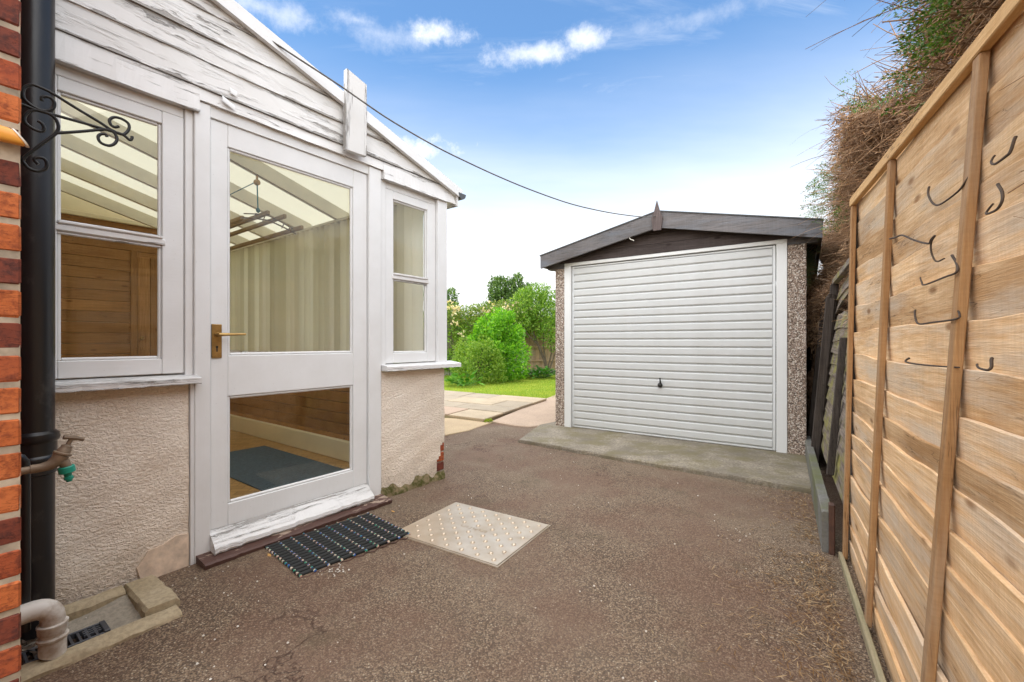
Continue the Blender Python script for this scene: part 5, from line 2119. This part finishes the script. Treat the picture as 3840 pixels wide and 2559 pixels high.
rosette('broad_leaf_plant', 'big-leaved pale green border plant just past the white window sill', 'plant', -1.12, 10.35, .52, .42, 90, .21, .10, BROADLEAF)
rosette('broad_leaf_plant', 'dark glossy leaved border plant at the foot of the small tree', 'plant', .85, 12.6, .60, .42, 170, .19, .10, HOSTA)
rosette('broad_leaf_plant', 'low dark leaved border plant between the big bush and the small tree', 'plant', .28, 12.3, .28, .30, 50, .13, .06, HOSTA)


def conifer(label, cx, cy, h, w_, n, seedz=0):
    t = thing('conifer_tree', label, 'tree', (0, 0, 0), 0, 'conifers beyond the garden')
    lob = []
    for k in range(int(w_ / .55)):
        x = cx - w_ / 2 + .3 + k * .55
        hh = h * (.86 + .14 * rng.random())
        for q in range(5):
            lob.append((x + rng.normal(0, .12), cy + rng.normal(0, .4), hh * (.26 + .165 * q), .66 - .07 * q, .6, hh * .14))
    V, F = lobes_leaves(lob, n, .15, .075, (.35, 1.08), up=.8)
    stuff(fast_mesh('crown', V, F, CONIFER, t))
    mb = MB()
    for k in range(int(w_ / .7)):
        x = cx - w_ / 2 + .35 + k * .7
        mb.tube([(x, cy, -.1), (x, cy, h * .5), (x, cy, h * .8)], [.16, .11, .03], 7)
    mb.build('trunk', BARK, t, True)


conifer('wide clump of tall conifers beyond the garden fence', .10, 29, 5.3, 3.3, 24000)
conifer('dark conifer at the left beyond the rose and fence', -3.9, 25, 4.0, 1.9, 9000)
bush('leafy_bush', 'distant green shrub seen in the gap right of the garage', 'bush', [(11.8, 17.8, 2.6, .9, .8, 1.1), (12.6, 18, 2.3, .9, .8, 1.2)], 3500, .13, .07, SHRUB, (11.9, 17.9, 0), 2.4, .5)

sh_ = thing('shed', 'low pale outbuilding with a flat grey roof beyond the garden fence', 'shed', (-1.5, 20.5, 0), R(4))
MB().box(0, 2.6, 0, 2.4, -.1, 2.62).build('wall', SHEDWALL, sh_)
MB().prism([(-.12, 2.60), (2.75, 2.68), (2.75, 2.78), (1.2, 2.86), (-.12, 2.70)], -.15, 2.5).build('roof', SHEDROOF, sh_)

# grass blades near enough to show, and a weed tuft
n = 26000
px = rng.uniform(-2.2, 2.4, n)
py = 7.9 + 5.2 * rng.random(n) ** 1.3
inpatio = np.array([((x - pc[0]) * e2[1] - (y - pc[1]) * e2[0]) / (e1[0] * e2[1] - e1[1] * e2[0]) for x, y in zip(px, py)])
ok = inpatio > 2.26
px, py = px[ok], py[ok]
n = len(px)
P = np.stack([px, py, np.full(n, -.004)], 1)
D = unit(n) * .5 + np.array([0, 0, 1.0])
V, F = leaves(P, D, unit(n), rng.uniform(.02, .05, n), rng.uniform(.004, .008, n))
stuff(fast_mesh('grass', V, F, BLADE))
tag(bpy.data.objects['grass'], 'short yellow-green lawn grass beyond the patio', 'grass')
x, y = -.30, 5.60
P = np.array([x, y, .02]) + rng.normal(0, .02, (60, 3)) * np.array([1, 1, .1])
V, F = leaves(P, unit(60) + np.array([0, 0, .8]), unit(60), .05, .012)
wt_ = fast_mesh('weed_tuft', V, F, BLADE)
tag(wt_, 'small green weed in the joint at the patio corner', 'weed')

# dry needles, twigs and grit lying on the tarmac
n = 2100
k = rng.random(n)
base = np.array([1.50, 2.10]) * (1 - k[:, None]) + np.array([.85, 1.0]) * k[:, None]
far = rng.random(n) < .35
kk = rng.random(n)
base[far] = (np.array([1.55, 2.2]) + (np.array([2.0, 2.95]) - np.array([1.55, 2.2])) * kk[:, None])[far]
offd = np.abs(rng.exponential(.10, n))
P = np.stack([base[:, 0] - .86 * offd, base[:, 1] + .51 * offd, np.full(n, .013)], 1)
D = unit(n) * np.array([1, 1, .12])
V, F = leaves(P, D, unit(n) * .3 + np.array([0, 0, 1]), rng.uniform(.015, .055, n), rng.uniform(.002, .0045, n))
ln_ = stuff(fast_mesh('dry_needles', V, F, LITTER))
tag(ln_, 'dry brown needles and twigs littering the tarmac along the fence foot', 'litter')
pts = []
for (px, py, r_, c) in [(1260, 2155, .03, 26), (2745, 2005, .05, 14), (900, 2290, .25, 18), (2000, 2300, .7, 40), (820, 2480, .10, 10), (1700, 1900, .4, 16), (2300, 1850, .8, 24), (3010, 2115, .02, 3), (800, 2200, .15, 30)]:
    x, y = ground_at(px, py)
    pts.append(np.stack([rng.normal(x, r_, c), rng.normal(y, r_, c), np.full(c, .009)], 1))
Pg = np.concatenate(pts)
mb = MB()
for p in Pg:
    r_ = rng.uniform(.0015, .005)
    mb.lathe([(r_ * .6, -.001), (r_, r_ * .3), (r_ * .5, r_ * .8)], 5, p)
gt_ = stuff(mb.build('pale_grit', GRIT))
tag(gt_, 'scattered pale grit and paint crumbs on the tarmac', 'grit')
